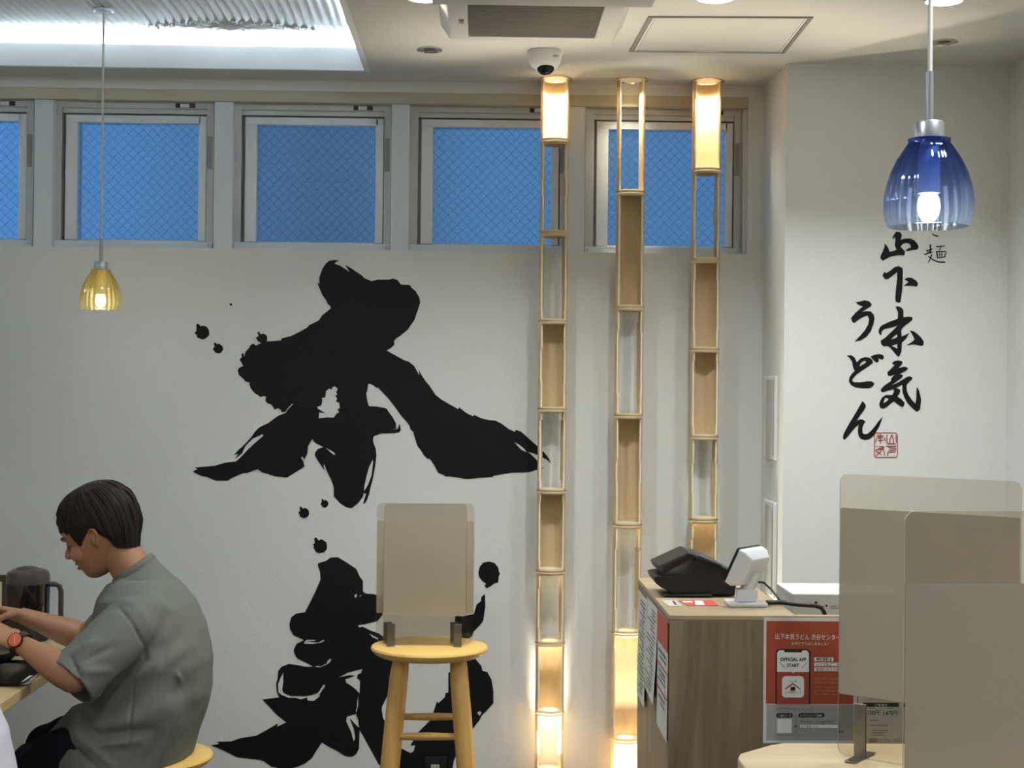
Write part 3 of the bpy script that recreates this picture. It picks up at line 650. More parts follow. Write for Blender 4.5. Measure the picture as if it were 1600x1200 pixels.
p = onZ(851.5, 80, CEIL); dr = 0.057
t = thing('dome_camera', 'white dome security camera on the ceiling above the leftmost bamboo column', 'security camera', (p.x, p.y, CEIL))
MB().lathe([(dr, 0), (dr, -0.012), (dr * 0.97, -0.016), (dr * 0.93, -0.032), (dr * 0.78, -0.050), (dr * 0.55, -0.060), (dr * 0.45, -0.062), (0, -0.062)], (p.x, p.y, CEIL), 40).build('housing', M_WHITEP, t)
MB().ball((p.x + 0.002, p.y - 0.012, CEIL - 0.055), 0.029, 0.029, 0.027).build('lens_dome', mat('black_gloss', (10, 10, 12), 0.06), t)
MB().box(p.x + 0.025, p.x + 0.042, p.y - dr * 0.93, p.y - dr * 0.80, CEIL - 0.028, CEIL - 0.024).build('maker_plate', M_STICK, t, 0)

# ------------------------------------------------------------------ glass pendant lamps
def tint_glass(name, top, bottom, gloss):
    m = bpy.data.materials.new(name); m.use_nodes = True; n, l = m.node_tree.nodes, m.node_tree.links; n.clear()
    out = n.new('ShaderNodeOutputMaterial'); tc = n.new('ShaderNodeTexCoord'); sx = n.new('ShaderNodeSeparateXYZ')
    l.new(tc.outputs['Object'], sx.inputs[0]); mr = n.new('ShaderNodeMapRange'); mr.inputs[1].default_value = 1.76; mr.inputs[2].default_value = 1.885
    l.new(sx.outputs['Z'], mr.inputs[0]); mx = n.new('ShaderNodeMixRGB'); mx.inputs[1].default_value = bottom + (1,); mx.inputs[2].default_value = top + (1,)
    l.new(mr.outputs[0], mx.inputs[0])
    tr_ = n.new('ShaderNodeBsdfTransparent'); l.new(mx.outputs[0], tr_.inputs[0])
    gl = n.new('ShaderNodeBsdfGlossy'); gl.inputs['Roughness'].default_value = 0.04
    lw = n.new('ShaderNodeLayerWeight'); lw.inputs[0].default_value = 0.3
    m2 = n.new('ShaderNodeMapRange'); m2.inputs[3].default_value = gloss; m2.inputs[4].default_value = 0.45; l.new(lw.outputs['Fresnel'], m2.inputs[0])
    df = n.new('ShaderNodeBsdfTranslucent'); l.new(mx.outputs[0], df.inputs[0])
    m0 = n.new('ShaderNodeMixShader'); m0.inputs[0].default_value = 0.025; l.new(tr_.outputs[0], m0.inputs[1]); l.new(df.outputs[0], m0.inputs[2])
    m3 = n.new('ShaderNodeMixShader'); l.new(m2.outputs[0], m3.inputs[0]); l.new(m0.outputs[0], m3.inputs[1]); l.new(gl.outputs[0], m3.inputs[2])
    l.new(m3.outputs[0], out.inputs[0]); return m
M_STEEL = mat('satin_steel', (168, 170, 176), 0.35, 0.7)
M_CORD = mat('grey_cord', (196, 194, 190), 0.5)
def pendant(px, py_bottom, depth, glass, label, ztop):
    x = onY(px, py_bottom, depth).x; z0 = 1.75
    t = thing('pendant_lamp', label, 'pendant lamp', (x, depth, ztop), 'glass pendant lamps')
    c = (x, depth, 0)
    MB().lathe([(0, ztop - 0.012), (0.03, ztop - 0.012), (0.032, ztop - 0.006), (0.032, ztop)], c, 32).build('canopy', M_STEEL, t)
    MB().tube([(x, depth, z0 + 0.22), (x, depth, ztop - 0.01)], 0.0037, 10).build('cord', M_CORD, t)
    MB().tube([(x, depth, z0 + 0.155), (x, depth, z0 + 0.232)], 0.0056, 14).build('stem', M_STEEL, t)
    MB().lathe([(0, z0 + 0.157), (0.0195, z0 + 0.157), (0.0215, z0 + 0.154), (0.0215, z0 + 0.132), (0.0, z0 + 0.132)], c, 32).build('cap', M_STEEL, t)
    pr = [(0.0310, 0.131), (0.0300, 0.126), (0.0360, 0.117), (0.0470, 0.100), (0.0560, 0.080), (0.0620, 0.060), (0.0650, 0.040), (0.0652, 0.024), (0.0628, 0.010), (0.0590, 0.0)]
    outp = [(r, z0 + z) for r, z in pr]; inn = [(r - 0.0022, z0 + z) for r, z in pr][::-1]
    MB().shell(outp + inn, c, 192, 24, 0.013).build('glass_shade', glass, t, 60)
    MB().lathe([(0, z0 + 0.132), (0.012, z0 + 0.132), (0.0155, z0 + 0.11), (0.0165, z0 + 0.05), (0.0, z0 + 0.05)], c, 24).build('lamp_socket', mat('white_ceramic', (225, 225, 225), 0.3), t)
    MB().lathe([(0, z0 + 0.051), (0.011, z0 + 0.050), (0.0155, z0 + 0.042), (0.017, z0 + 0.030), (0.0150, z0 + 0.018), (0.009, z0 + 0.009), (0, z0 + 0.006)], c, 24).build('bulb', mat('lit_bulb', (255, 250, 240), 0.4, emit=(255, 248, 232), estr=6), t)
    light('pendant_bulb_lamp', 'POINT', (x, depth, z0 - 0.01), 0.9, NEUT, shadow_soft_size=0.02)
    return t
pendant(157, 487, 4.93, tint_glass('amber_glass', (0.91, 0.79, 0.42), (0.98, 0.92, 0.66), 0.05), 'amber glass pendant lamp hanging over the seated diner', TZ)
pendant(1451, 350, 2.23, tint_glass('cobalt_glass', (0.13, 0.28, 0.66), (0.72, 0.79, 0.90), 0.05), 'blue glass pendant lamp hanging at the upper right', CEIL)
# ================================================================== bar stool with smoked screens
M_PINE = wood('pine', (222, 180, 108), (190, 144, 76), 'Z', 26, 0.35, 0.6, 0.6)
M_PINE_TOP = wood('pine_top', (240, 202, 122), (220, 176, 92), 'X', 22, 0.35, 0.6, 0.6)
def stool(name, label, cat, x, y, h, r, mtop, mleg, spread=0.055, group=None, rot=0.0, ri=0.68):
    t = thing(name, label, cat, (x, y, 0), group)
    MB().lathe([(0, h - 0.030), (r * 0.86, h - 0.030), (r * 0.93, h - 0.024), (r * 0.985, h - 0.014), (r, h - 0.008), (r * 0.985, h - 0.002), (r * 0.95, h), (0, h)], (x, y, 0), 64).build('seat', mtop, t)
    tops, bots = [], []
    for k in range(4):
        a = R_(45 + 90 * k) + rot; c, s = math.cos(a), math.sin(a)
        tp = Vector((x + c * r * ri, y + s * r * ri, h - 0.03)); bt = Vector((x + c * (r * ri + spread * 1.55), y + s * (r * ri + spread * 1.55), 0.0))
        tops.append(tp); bots.append(bt)
        L = [tp.lerp(bt, f) for f in (0, 0.08, 0.3, 0.6, 1)]
        MB().tube(L, [0.021, 0.0255, 0.0265, 0.0255, 0.021], 20).build('leg', mleg, t)
    for k in range(4):
        f = (0.335 if k == 2 else 0.315 if k == 0 else 0.56) if h > 0.6 else 0.6
        a, b = tops[k].lerp(bots[k], f), tops[(k + 1) % 4].lerp(bots[(k + 1) % 4], f)
        MB().tube([a.lerp(b, q) for q in (0, 0.1, 0.5, 0.9, 1)], [0.0085, 0.0105, 0.0125, 0.0105, 0.0085], 16).build('stretcher', mleg, t)
    return t
SZ = 0.71
sp_ = onZ(671, 1008, SZ)
sr = abs(onY(763, 1008, sp_.y).x - onY(580, 1008, sp_.y).x) / 2
stool('bar_stool', 'tall round pine bar stool carrying smoked screens in front of the wall', 'bar stool', sp_.x, sp_.y, SZ, sr, M_PINE_TOP, M_PINE)

M_ACR = sheer('smoked_acrylic', (244, 241, 235), 1.0, 0.012, 0.06)
M_EDGE = mat('acrylic_edge', (176, 174, 164), 0.3)
M_FILM = sheer('beige_film', (236, 230, 216), 0.55, 0.01, 0.25, 0.5, (240, 233, 219))
M_FILM2 = sheer('beige_film_dense', (216, 211, 203), 0.30, 0.015, 0.25, 0.5, (192, 186, 175))
M_BRACKET = mat('brushed_bracket', (128, 122, 112), 0.3, 0.85, bump=0.02, bscale=200)
def screen(label, bl, br, z0, z1, f0, f1, film, feet, foot_len=0.055, foot_h=0.075, group=None, film_x=(0.0, 1.0), lean=0.0):
    """upright sheet from bl to br (ground points) with a milky film between heights f0..f1 and bent metal feet at fractions 'feet'"""
    bl, br = Vector((bl[0], bl[1], 0)), Vector((br[0], br[1], 0)); d = br - bl; W_ = d.length; d.normalize(); nrm = Vector((d.y, -d.x, 0))
    t = thing('acrylic_screen', label, 'acrylic screen', ((bl.x + br.x) / 2, (bl.y + br.y) / 2, z0), group)
    def P(u, z, h): return bl + d * u + nrm * (h - lean * (z - z0)) + Vector((0, 0, z))
    o = rrect(0, z0, W_, z1, 0.018); n = len(o); mb = MB(); T_ = 0.0025
    mb.quad_add([P(u, z, 0) for u, z in o] + [P(u, z, T_) for u, z in o], [tuple(range(n)), tuple(range(n, 2 * n))])
    sh = mb.build('acrylic_sheet', M_ACR, t, 0)
    e_ = MB(); e_.quad_add([P(u, z, -0.0002) for u, z in o] + [P(u, z, T_ + 0.0002) for u, z in o], [(i, (i + 1) % n, n + (i + 1) % n, n + i) for i in range(n)])
    e_.build('polished_edge', M_EDGE, sh, 0)
    fl = rrect(W_ * film_x[0] + 0.002, f0, W_ * film_x[1] - 0.002, f1, 0.004 if f1 < z1 - 0.02 else 0.016)
    fb = MB(); k = len(fl); fb.quad_add([P(u, z, T_ + 0.0006) for u, z in fl] + [P(u, z, T_ + 0.0009) for u, z in fl], [tuple(range(k)), tuple(range(k, 2 * k))])
    fb.build('milky_film', film, sh, 0)
    for f in feet:
        u = W_ * f; hw = 0.0125
        b = MB()
        for sgn, off in ((1, T_ + 0.0012), (-1, -0.0002)):
            pr = [(off, 0.0008), (off + sgn * foot_len, 0.0008), (off + sgn * foot_len, 0.0026), (off + sgn * 0.0024, 0.0026), (off + sgn * 0.0018, foot_h), (off, foot_h)]
            b.prism([P(u - hw, z0 + z, h) for h, z in pr], d * hw * 2)
        b.build('metal_foot', M_BRACKET, t, 0, 0.0006)
    return t
def gp(px, py, z): q = onZ(px, py, z); return (q.x, q.y)
G_ = 'smoked screens standing on the bar stool'
yb = sp_.y + 0.055; xa, xb = onY(588, 900, yb).x, onY(741, 900, yb).x
zt_, zf1, zf0 = onY(660, 786, yb).z, onY(660, 814, yb).z, onY(660, 958, yb).z
screen('rear and wider smoked screen on the bar stool', (xa, yb), (xb, yb), SZ + 0.001, zt_, zf0, zf1, M_FILM, (0.12, 0.80), 0.022, 0.062, G_, (0.0, 1.0))
yc = sp_.y - 0.005; xa, xb = onY(599, 900, yc).x, onY(729, 900, yc).x
zt_, zf1, zf0 = onY(660, 786.5, yc).z, onY(660, 814, yc).z, onY(660, 962, yc).z
screen('front and narrower smoked screen on the bar stool', (xa, yc), (xb, yc), SZ + 0.001, zt_, zf0, zf1, M_FILM, (0.10, 0.90), 0.028, 0.066, G_)

# ------------------------------------------------------------------ wall socket behind the stool
p = onY(682, 1222, WY); t = thing('wall_socket', 'black wall socket plate low on the wall between the stool legs', 'wall socket', (p.x, WY, p.z))
zt_ = onY(680, 1182, WY).z; zb_ = zt_ - 0.12; x0, x1 = onY(664, 1190, WY).x, onY(697, 1190, WY).x
MB().box(x0, x1, WY - 0.008, WY - 0.0015, zb_, zt_).build('plate', mat('socket_black', (20, 21, 22), 0.4), t, 0, 0.002)
for k in range(2):
    zz = zt_ - 0.027 - 0.04 * k; xc = onY(680, 1195, WY).x
    s_ = MB().box(xc - 0.015, xc + 0.015, WY - 0.0105, WY - 0.008, zz - 0.013, zz).build('socket_face', mat('socket_ivory', (190, 188, 165), 0.5), t, 0, 0.001)
    h_ = MB(); h_.box(xc - 0.0075, xc - 0.005, WY - 0.0108, WY - 0.0105, zz - 0.011, zz - 0.003); h_.box(xc + 0.005, xc + 0.0075, WY - 0.0108, WY - 0.0105, zz - 0.011, zz - 0.003)
    h_.build('slot', M_BLACK, s_, 0)

# ================================================================== service counter
M_CNT = wood('counter_wood', (156, 138, 112), (98, 83, 63), 'Z', 6, 0.45, 1.6, 0.35)
M_CTOP = wood('counter_top_wood', (190, 170, 140), (152, 130, 100), 'X', 8, 0.4, 1.0, 0.5)
CZ = 0.965
A_ = onZ(1046.5, 961, CZ); B_ = onZ(996, 903, CZ); C_ = onZ(1243, 961, CZ); CX0 = A_.x; CY0, CY1 = A_.y, B_.y; CX1 = C_.x; CXE = 1.62
t = thing('service_counter', 'wooden service counter with a poster on its front, right of the bamboo columns', 'counter', (CX0, CY0, 0))
MB().box(CX0, CX0 + 0.03, CY0 + 0.02, CY1, 0, CZ - 0.012).build('end_panel', M_CNT, t, 0, 0.001)
MB().box(CX0, CXE, CY0, CY0 + 0.0195, 0, CZ - 0.012).build('front_panel', M_CNT, t, 0, 0.001)
MB().box(CX0 + 0.031, CX1, CY0 + 0.021, CY1, 0, CZ - 0.013).build('carcass', M_CNT, t, 0)
tp = MB(); tp.box(CX0 - 0.001, CX1, CY0 - 0.001, CY1 + 0.001, CZ - 0.0115, CZ); tp.build('counter_top', M_CTOP, t, 0, 0.0015)
MB().box(CX1 + 0.0005, CXE, CY0 - 0.001, CY0 + 0.021, CZ - 0.0115, CZ).build('top_edge', M_CTOP, t, 0, 0.001)
MB().box(CX1 + 0.0005, CXE, CY0 + 0.022, CY1, 0.0, 0.86).build('work_shelf', M_CTOP, t, 0, 0.001)

# ---- papers on the end of the counter
M_PAPER = mat('white_paper', (214, 214, 208), 0.6)
M_PRINT = mat('grey_print', (112, 113, 110), 0.7)
M_REDP = mat('red_print', (188, 72, 58), 0.55)
M_ORANGE = mat('poster_red', (150, 62, 40), 0.5)
M_PBLACK = mat('print_black', (22, 20, 22), 0.6)
M_PWHITE = mat('print_white', (222, 224, 224), 0.55)
def on_end(py_list, y0, y1, z0, z1, name, label, curl):
    t = thing(name, label, 'paper notice', (CX0, (y0 + y1) / 2, z0), 'papers on the end of the counter')
    mb = MB(); n = 14; vs = []
    for k, off in enumerate((0.0, 0.0006)):
        for j in range(n + 1):
            f = j / n; z = z1 + (z0 - z1) * f
            for yy in (y0, y1): vs.append((CX0 - 0.0012 - off - curl * f * f * (1.0 if yy == y0 else 0.4), yy, z))
    fs = []
    for k in (0, 1):
        o = k * (n + 1) * 2
        fs += [(o + 2 * j, o + 2 * j + 1, o + 2 * j + 3, o + 2 * j + 2) for j in range(n)]
    mb.quad_add(vs, fs); sh = mb.build('sheet', M_PAPER, t, 60)
    return t, sh, (lambda yy, f: CX0 - 0.0022 - curl * f * f * (1.0 if abs(yy - y0) < abs(yy - y1) else 0.4) - 0.0006)
def bars(parent, X, y0, y1, z0, z1, rows, m, seed, name='print'):
    rng = random.Random(seed); mb = MB()
    for a, b, fa, fb in rows:
        f = (fa + fb) / 2; ya, yb2 = y0 + (y1 - y0) * a, y0 + (y1 - y0) * b
        xx = min(X(ya, fb), X(yb2, fb))
        mb.box(xx - 0.0004, xx, ya, yb2, z1 + (z0 - z1) * fb, z1 + (z0 - z1) * fa)
    return mb.build(name, m, parent, 0)
def yy_at(px, py): return onX(px, py, CX0)
ya, yb2 = yy_at(1004, 980).y, yy_at(989, 980).y
def rows_(seed, n, w=(0.1, 0.9)):
    rng = random.Random(seed); out = []
    for k in range(n):
        f = 0.06 + 0.88 * k / n; a = w[0] + rng.random() * 0.15; out.append((a, min(w[1], a + 0.25 + rng.random() * 0.5), f, f + 0.24 / n))
    return out
z1, z0 = yy_at(990, 913).z, yy_at(1003, 1093).z
t, sh, X = on_end(None, CY1 - 0.235, CY1 - 0.02, z0, CZ - 0.03, 'paper_notice', 'white printed notice farthest back on the end of the counter', 0.006)
bars(sh, X, CY1 - 0.235, CY1 - 0.02, z0, CZ - 0.03, rows_(3, 22), M_PRINT, 3)
t, sh, X = on_end(None, CY0 + 0.235, CY1 - 0.243, 0.70, CZ - 0.02, 'paper_notice', 'white printed notice in the middle of the counter end', 0.010)
bars(sh, X, CY0 + 0.235, CY1 - 0.243, 0.70, CZ - 0.02, rows_(4, 20), M_PRINT, 4)
t, sh, X = on_end(None, CY0 + 0.012, CY0 + 0.225, 0.655, CZ - 0.018, 'paper_notice', 'glossy red and white leaflet nearest the front corner of the counter end', 0.002)
bars(sh, X, CY0 + 0.012, CY0 + 0.225, 0.655, CZ - 0.018, [(0, 1, 0.0, 0.26), (0, 1, 0.43, 0.445), (0, 1, 0.64, 0.655)], M_REDP, 5, 'red_band')
bars(sh, X, CY0 + 0.012, CY0 + 0.225, 0.655, CZ - 0.018, [(0.15, 0.85, 0.31, 0.335), (0.1, 0.7, 0.36, 0.38), (0.2, 0.8, 0.48, 0.50), (0.2, 0.75, 0.52, 0.535), (0.15, 0.9, 0.56, 0.575), (0.2, 0.8, 0.70, 0.72), (0.2, 0.6, 0.75, 0.765)], M_PRINT, 6)

# ---- poster on the counter front
FYC = CY0          # face of the front panel
def sheet_on_front(name, label, cat, px0, px1, py0, py1, m):
    a, b = onY(px0, py0, FYC), onY(px1, py1, FYC); c = onY(px0, py1, FYC)
    t = thing(name, label, cat, ((a.x + b.x) / 2, FYC, c.z))
    sh = MB().box(a.x, b.x, FYC - 0.0016, FYC - 0.0004, c.z, a.z).build('sheet', m, t, 0)
    return t, sh, a.x, b.x, c.z, a.z
def pbox(mb, px0, py0, px1, py1, lvl):
    a, b = onY(px0, py0, FYC), onY(px1, py1, FYC)
    mb.box(a.x, b.x, FYC - 0.0016 - 0.00025 * (lvl + 1), FYC - 0.0016 - 0.00025 * lvl + 0.0001, b.z, a.z); return mb
def plet(s, px, py, size_px, m, parent, lvl=2, sx=1.0, width_px=None, name='lettering', bold=0.0):
    """one line of lettering; baseline starts at pixel px, py"""
    a = onY(px, py, FYC); k = (onY(px + 10, py, FYC).x - a.x) / 10
    me = text_mesh(s, size_px * k * 1.15, bold=bold * k)
    w_ = max(v.co.x for v in me.vertices)
    if width_px: sx = width_px * k / w_
    for v in me.vertices:
        x, y = v.co.x * sx, v.co.y; v.co = (a.x + x, FYC - 0.0016 - 0.00025 * (lvl + 1), a.z + y - 0.0085 * x)
    return obj(name, me, m, parent, 0)
def pshape(name, loops, m, parent, lvl):
    return flat(name, loops, lambda x, y, h: (lambda q: (q.x, FYC - 0.0016 - 0.00025 * lvl - h, q.z))(onY(x, y, FYC)), 0.00025, m, parent)
POST = mat('poster_grey', (150, 148, 148), 0.45); POSTW = mat('poster_border', (196, 198, 198), 0.4)
t, sh, *_ = sheet_on_front('poster', 'red and grey app poster with a phone drawing on the counter front', 'poster', 1193.5, 1338, 964.5, 1161, POSTW)
pp = MB(); pbox(pp, 1197.5, 970, 1333, 1100, 0); rd = pp.build('red_panel', M_ORANGE, t, 0)
pp = MB(); pbox(pp, 1197.5, 1100, 1333, 1157, 0); gy = pp.build('grey_panel', POST, t, 0)
plet('山下本気うどん 渋谷センター街店', 1210.5, 998, 8.6, M_PWHITE, rd, 1, width_px=118)
plet('公式アプリはじめました！', 1236, 1007, 4.4, M_PWHITE, rd, 1, width_px=58)
ph = pshape('phone_picture', [rrect(1211.5, 1013.5, 1266.5, 1113, 5)[:12] + [(1211.5, 1100), (1211.5, 1020)]] if False else [[(1211.5, 1100), (1211.5, 1020), (1213.5, 1015.5), (1218, 1013.8), (1260, 1014.2), (1264.5, 1016), (1266.3, 1020), (1266, 1100)]], M_PBLACK, rd, 1)
pshape('phone_screen', [[(1213.9, 1049.5), (1214, 1020), (1217, 1016), (1224, 1015.5), (1226, 1019), (1252, 1019.3), (1253.5, 1016), (1260, 1016), (1263.6, 1020), (1263.6, 1049.7), (1241.5, 1049.6), (1239, 1051.6), (1236.5, 1049.5)]], M_PWHITE, ph, 2)
pshape('phone_screen', [[(1213.9, 1100), (1213.9, 1049.8), (1236.5, 1049.8), (1239, 1051.8), (1241.5, 1049.8), (1263.6, 1050), (1263.4, 1100)]], M_ORANGE, ph, 2)
pshape('app_icon', [rrect(1221.5, 1056, 1256, 1089.5, 6)], M_PWHITE, ph, 3)
pshape('app_mark', [[(1226, 1075.5), (1238.5, 1066.5), (1250.5, 1076), (1249.5, 1077), (1238.5, 1069), (1227, 1076.8)], ribbon([(1235, 1073), (1242, 1073)], 0.9), ribbon([(1235.6, 1073), (1235.2, 1078)], 0.9), ribbon([(1241.4, 1073), (1241.8, 1078)], 0.9), ribbon([(1237.6, 1073), (1237.5, 1078)], 0.8), ribbon([(1239.6, 1073), (1239.7, 1078)], 0.8), ribbon([(1234, 1078.5), (1243, 1078.5)], 1.0)], mat('mark_maroon', (110, 40, 40), 0.6), ph, 4)
plet('ひきわ麺', 1232.8, 1065.4, 2.4, M_PBLACK, ph, 4, width_px=11.5)
plet('山下本気うどん', 1225.5, 1082.4, 2.6, M_PBLACK, ph, 4, width_px=26)
plet('OFFICIAL APP', 1218.5, 1032.2, 6.0, M_PBLACK, ph, 3, width_px=41, bold=0.25)
plet('START', 1229.3, 1041.5, 6.0, M_PBLACK, ph, 3, width_px=19, bold=0.25)
for rb_ in (ribbon([(1217.5, 1033.5), (1226, 1043.5)], 0.7), ribbon([(1260.5, 1034.5), (1252, 1043.7)], 0.7)): pshape('speech_stroke', [rb_], M_PBLACK, ph, 3)
for (xa, xb, yy_, s_) in ((1272, 1302, 1030, '最新情報を'), (1272, 1318, 1038, 'いつでもどこでも'), (1272, 1318, 1045.6, 'あなたのスマホに')):
    lb_ = pbox(MB(), xa, yy_ - 3, xb, yy_ + 3, 1).build('text_strip', M_PWHITE, rd, 0)
    plet(s_, xa + 2.5, yy_ + 1.9, 4.4, M_PBLACK, lb_, 3, width_px=xb - xa - 5, bold=0.1)
for yy_, s_, sz in ((1061.5, 'ダウンロードしたら、', 3.6), (1067.3, 'プロフィールを入力！', 3.6), (1074.5, 'プロフィールを入力いただくと', 2.4), (1079.6, 'クーポンが配布されます', 2.4), (1085, 'ぜひご利用ください', 2.0)):
    plet(s_, 1272, yy_, sz, mat('pale_print', (196, 150, 130), 0.6), rd, 1, width_px=42)
plet('アプリダウンロードはこちら', 1212.5, 1109.5, 4.4, M_PBLACK, gy, 1, width_px=56)
pbox(MB(), 1272, 1107.8, 1315, 1108.4, 1).build('rule', M_PRINT, gy, 0)
for (xa, xb, s_, wpx) in ((1212.5, 1238.5, '1 QRコード', 20), (1247.5, 1288, '2 アプリストアで検索', 33)):
    pl = pshape('text_pill', [rrect(xa, 1114, xb, 1120.8, 3.3)], M_PBLACK, gy, 1)
    plet(s_, xa + 3, 1119, 3.6, M_PWHITE, pl, 3, width_px=wpx)
pbox(MB(), 1214, 1123, 1236.5, 1145, 1).build('blank_square', M_PWHITE, gy, 0)
pbox(MB(), 1243, 1114, 1243.4, 1146, 1).build('rule', M_PRINT, gy, 0)
plet('OR', 1240.5, 1135.5, 3.2, M_PBLACK, gy, 2, width_px=5, bold=0.15)
plet('App Store / Google Playで', 1249.5, 1128.3, 4.0, M_PBLACK, gy, 1, width_px=54)
sb_ = pbox(MB(), 1248.5, 1131, 1310.5, 1138, 1).build('search_box', M_PBLACK, gy, 0)
pbox(MB(), 1249.2, 1131.6, 1309, 1137.4, 2).build('search_field', M_PWHITE, sb_, 0)
plet('山下本気うどん', 1251, 1136, 3.8, M_PBLACK, sb_, 4, width_px=28)
plet('を検索！', 1304, 1144.5, 4.2, M_PBLACK, gy, 1, width_px=16)
plet('※通信料はお客様のご負担となります。', 1211, 1149, 2.0, M_PRINT, gy, 1, width_px=58)

# ---- price notice right of the poster
t, sh, *_ = sheet_on_front('price_notice', 'white price notice right of the poster, half behind the leaning film screen', 'paper notice', 1341, 1482, 967, 1161.5, mat('notice_grey', (186, 182, 172), 0.5))
pbox(MB(), 1331.6, 1084, 1337.6, 1116, 1).build('side_print', mat('brown_print', (140, 98, 84), 0.6), t, 0) if False else None
hd_ = pbox(MB(), 1348, 1097.5, 1404, 1104.3, 0).build('black_band', M_PBLACK, t, 0)
plet('ご飲食代', 1366, 1103, 4.0, M_PWHITE, hd_, 1, width_px=20)
pbox(MB(), 1411, 1098.5, 1467, 1105.2, 0).build('black_band', M_PBLACK, t, 0)
plet('ご案内', 1354, 1093.5, 5.0, M_REDP, t, 0, width_px=14)
plet('料金のご案内です', 1370, 1093.5, 3.6, M_PRINT, t, 0, width_px=26)
plet('1150円', 1350.5, 1116.3, 7.6, M_PBLACK, t, 0, width_px=23, bold=0.15)
plet('1,475円', 1378.5, 1116.8, 7.6, M_PBLACK, t, 0, width_px=23, bold=0.15)
pbox(MB(), 1357, 1105.8, 1367, 1106.9, 0).build('print', M_PRINT, t, 0); pbox(MB(), 1385, 1106, 1395, 1107.1, 0).build('print', M_PRINT, t, 0)
bx = MB()
for a in ((1348, 1104, 1348.4, 1118.5), (1375.5, 1104, 1375.9, 1118.5), (1403.8, 1104, 1404.2, 1118.5), (1348, 1118.3, 1404.2, 1118.7)): pbox(bx, *a, 0)
bx.build('price_table', M_PRINT, t, 0)
bx = MB()
for a in ((1359, 1124.6, 1372, 1126), (1358, 1132.4, 1388, 1133.8), (1362, 1140.3, 1388, 1141.4), (1362, 1143.4, 1386, 1144.3), (1362, 1146, 1381, 1146.9), (1363, 1149, 1385, 1149.8)): pbox(bx, *a, 0)
bx.build('small_print', M_PRINT, t, 0)
rb = pbox(MB(), 1358, 1153.4, 1371, 1159.6, 0).build('red_band', mat('dull_red', (160, 100, 88), 0.6), t, 0)
plet('0120-382-0', 1373, 1159, 6.4, mat('dull_red', (160, 100, 88)), t, 0, width_px=42)

# ---- flat stickers on the counter top
def on_top(px, z): q = onZ(px[0], px[1], z); return (q.x, q.y)
def top_card(label, quad, m, name='counter_card', cat='card'):
    q = [on_top(p_, CZ) for p_ in quad]; t = thing(name, label, cat, (q[0][0], q[0][1], CZ), 'cards lying on the counter top')
    sh = MB().prism([(x, y, CZ + 0.0003) for x, y in q], (0, 0, 0.0009)).build('card', m, t, 0); return t, sh
t, sh = top_card('red and white card flat on the counter, left of the white display', ((1075, 947), (1123, 947), (1113, 938.5), (1059.5, 938.5)), M_REDP)
mb = MB()
for quad in (((1068, 942), (1083, 942), (1080, 939.8), (1065.5, 939.8)), ((1087, 946), (1101, 946), (1098, 939.5), (1085.5, 939.5))):
    mb.prism([on_top(p_, CZ) + (CZ + 0.0012,) for p_ in quad], (0, 0, 0.0003))
mb.build('white_patch', M_PWHITE, sh, 0)
t, sh = top_card('pale grey card flat on the counter at its left edge', ((1046, 948), (1066, 947), (1055.5, 938.5), (1033, 938.7)), mat('pale_card', (186, 184, 176), 0.5))
mb = MB(); mb.prism([on_top(p_, CZ) + (CZ + 0.0012,) for p_ in ((1054, 945.5), (1058, 945.5), (1053, 939.5), (1050, 939.5))], (0, 0, 0.0003)); mb.build('blue_mark', mat('navy_print', (40, 44, 78), 0.6), sh, 0)

# ---- black payment terminal (profile traced in its own upright plane)
TC = (980, 840, 4.706)
TY = onZ(1080, 930, CZ).y
def tpt(x, y, Y): return onY(TC[0] + x / TC[2], TC[1] + y / TC[2], Y)
t = thing('payment_terminal', 'black payment terminal with a tilted lid at the left end of the counter top', 'payment terminal', (tpt(480, 425, TY).x, TY, CZ))
def prof(pts, Y, dep, m, name, par=None, bev=0.003, zmin=None):
    P_ = []
    for x, y in pts:
        q = tpt(x, y, Y); P_.append(Vector((q.x, q.y, max(q.z, zmin) if zmin else q.z)))
    return MB().prism(P_, (0, dep, 0)).build(name, m, par or t, 30, bev)
M_TBLK = mat('terminal_black', (15, 15, 16), 0.4); M_TGREY = mat('terminal_grey', (70, 64, 56), 0.35)
prof([(192, 290), (225, 280), (300, 275), (400, 268), (455, 240), (500, 150), (560, 150), (700, 212), (800, 260), (800, 425), (330, 428), (300, 390), (245, 365), (210, 335)], TY - 0.03, 0.15, M_TBLK, 'body', zmin=CZ + 0.004)
lid = prof([(222, 215), (455, 108), (500, 130), (500, 150), (265, 264), (240, 255)], TY - 0.04, 0.17, M_TBLK, 'lid')
prof([(224, 213), (452, 107), (440, 128), (268, 212), (258, 256), (240, 250)], TY - 0.0415, 0.0012, M_TGREY, 'lid_trim', lid, 0)
prof([(500, 128), (530, 128), (700, 200), (700, 214), (500, 150)], TY - 0.035, 0.16, mat('terminal_dark_grey', (48, 48, 50), 0.4), 'paper_cover')
prof([(262, 418), (625, 418), (630, 436), (275, 436)], TY - 0.05, 0.06, M_TBLK, 'card_tray', zmin=CZ + 0.0008)
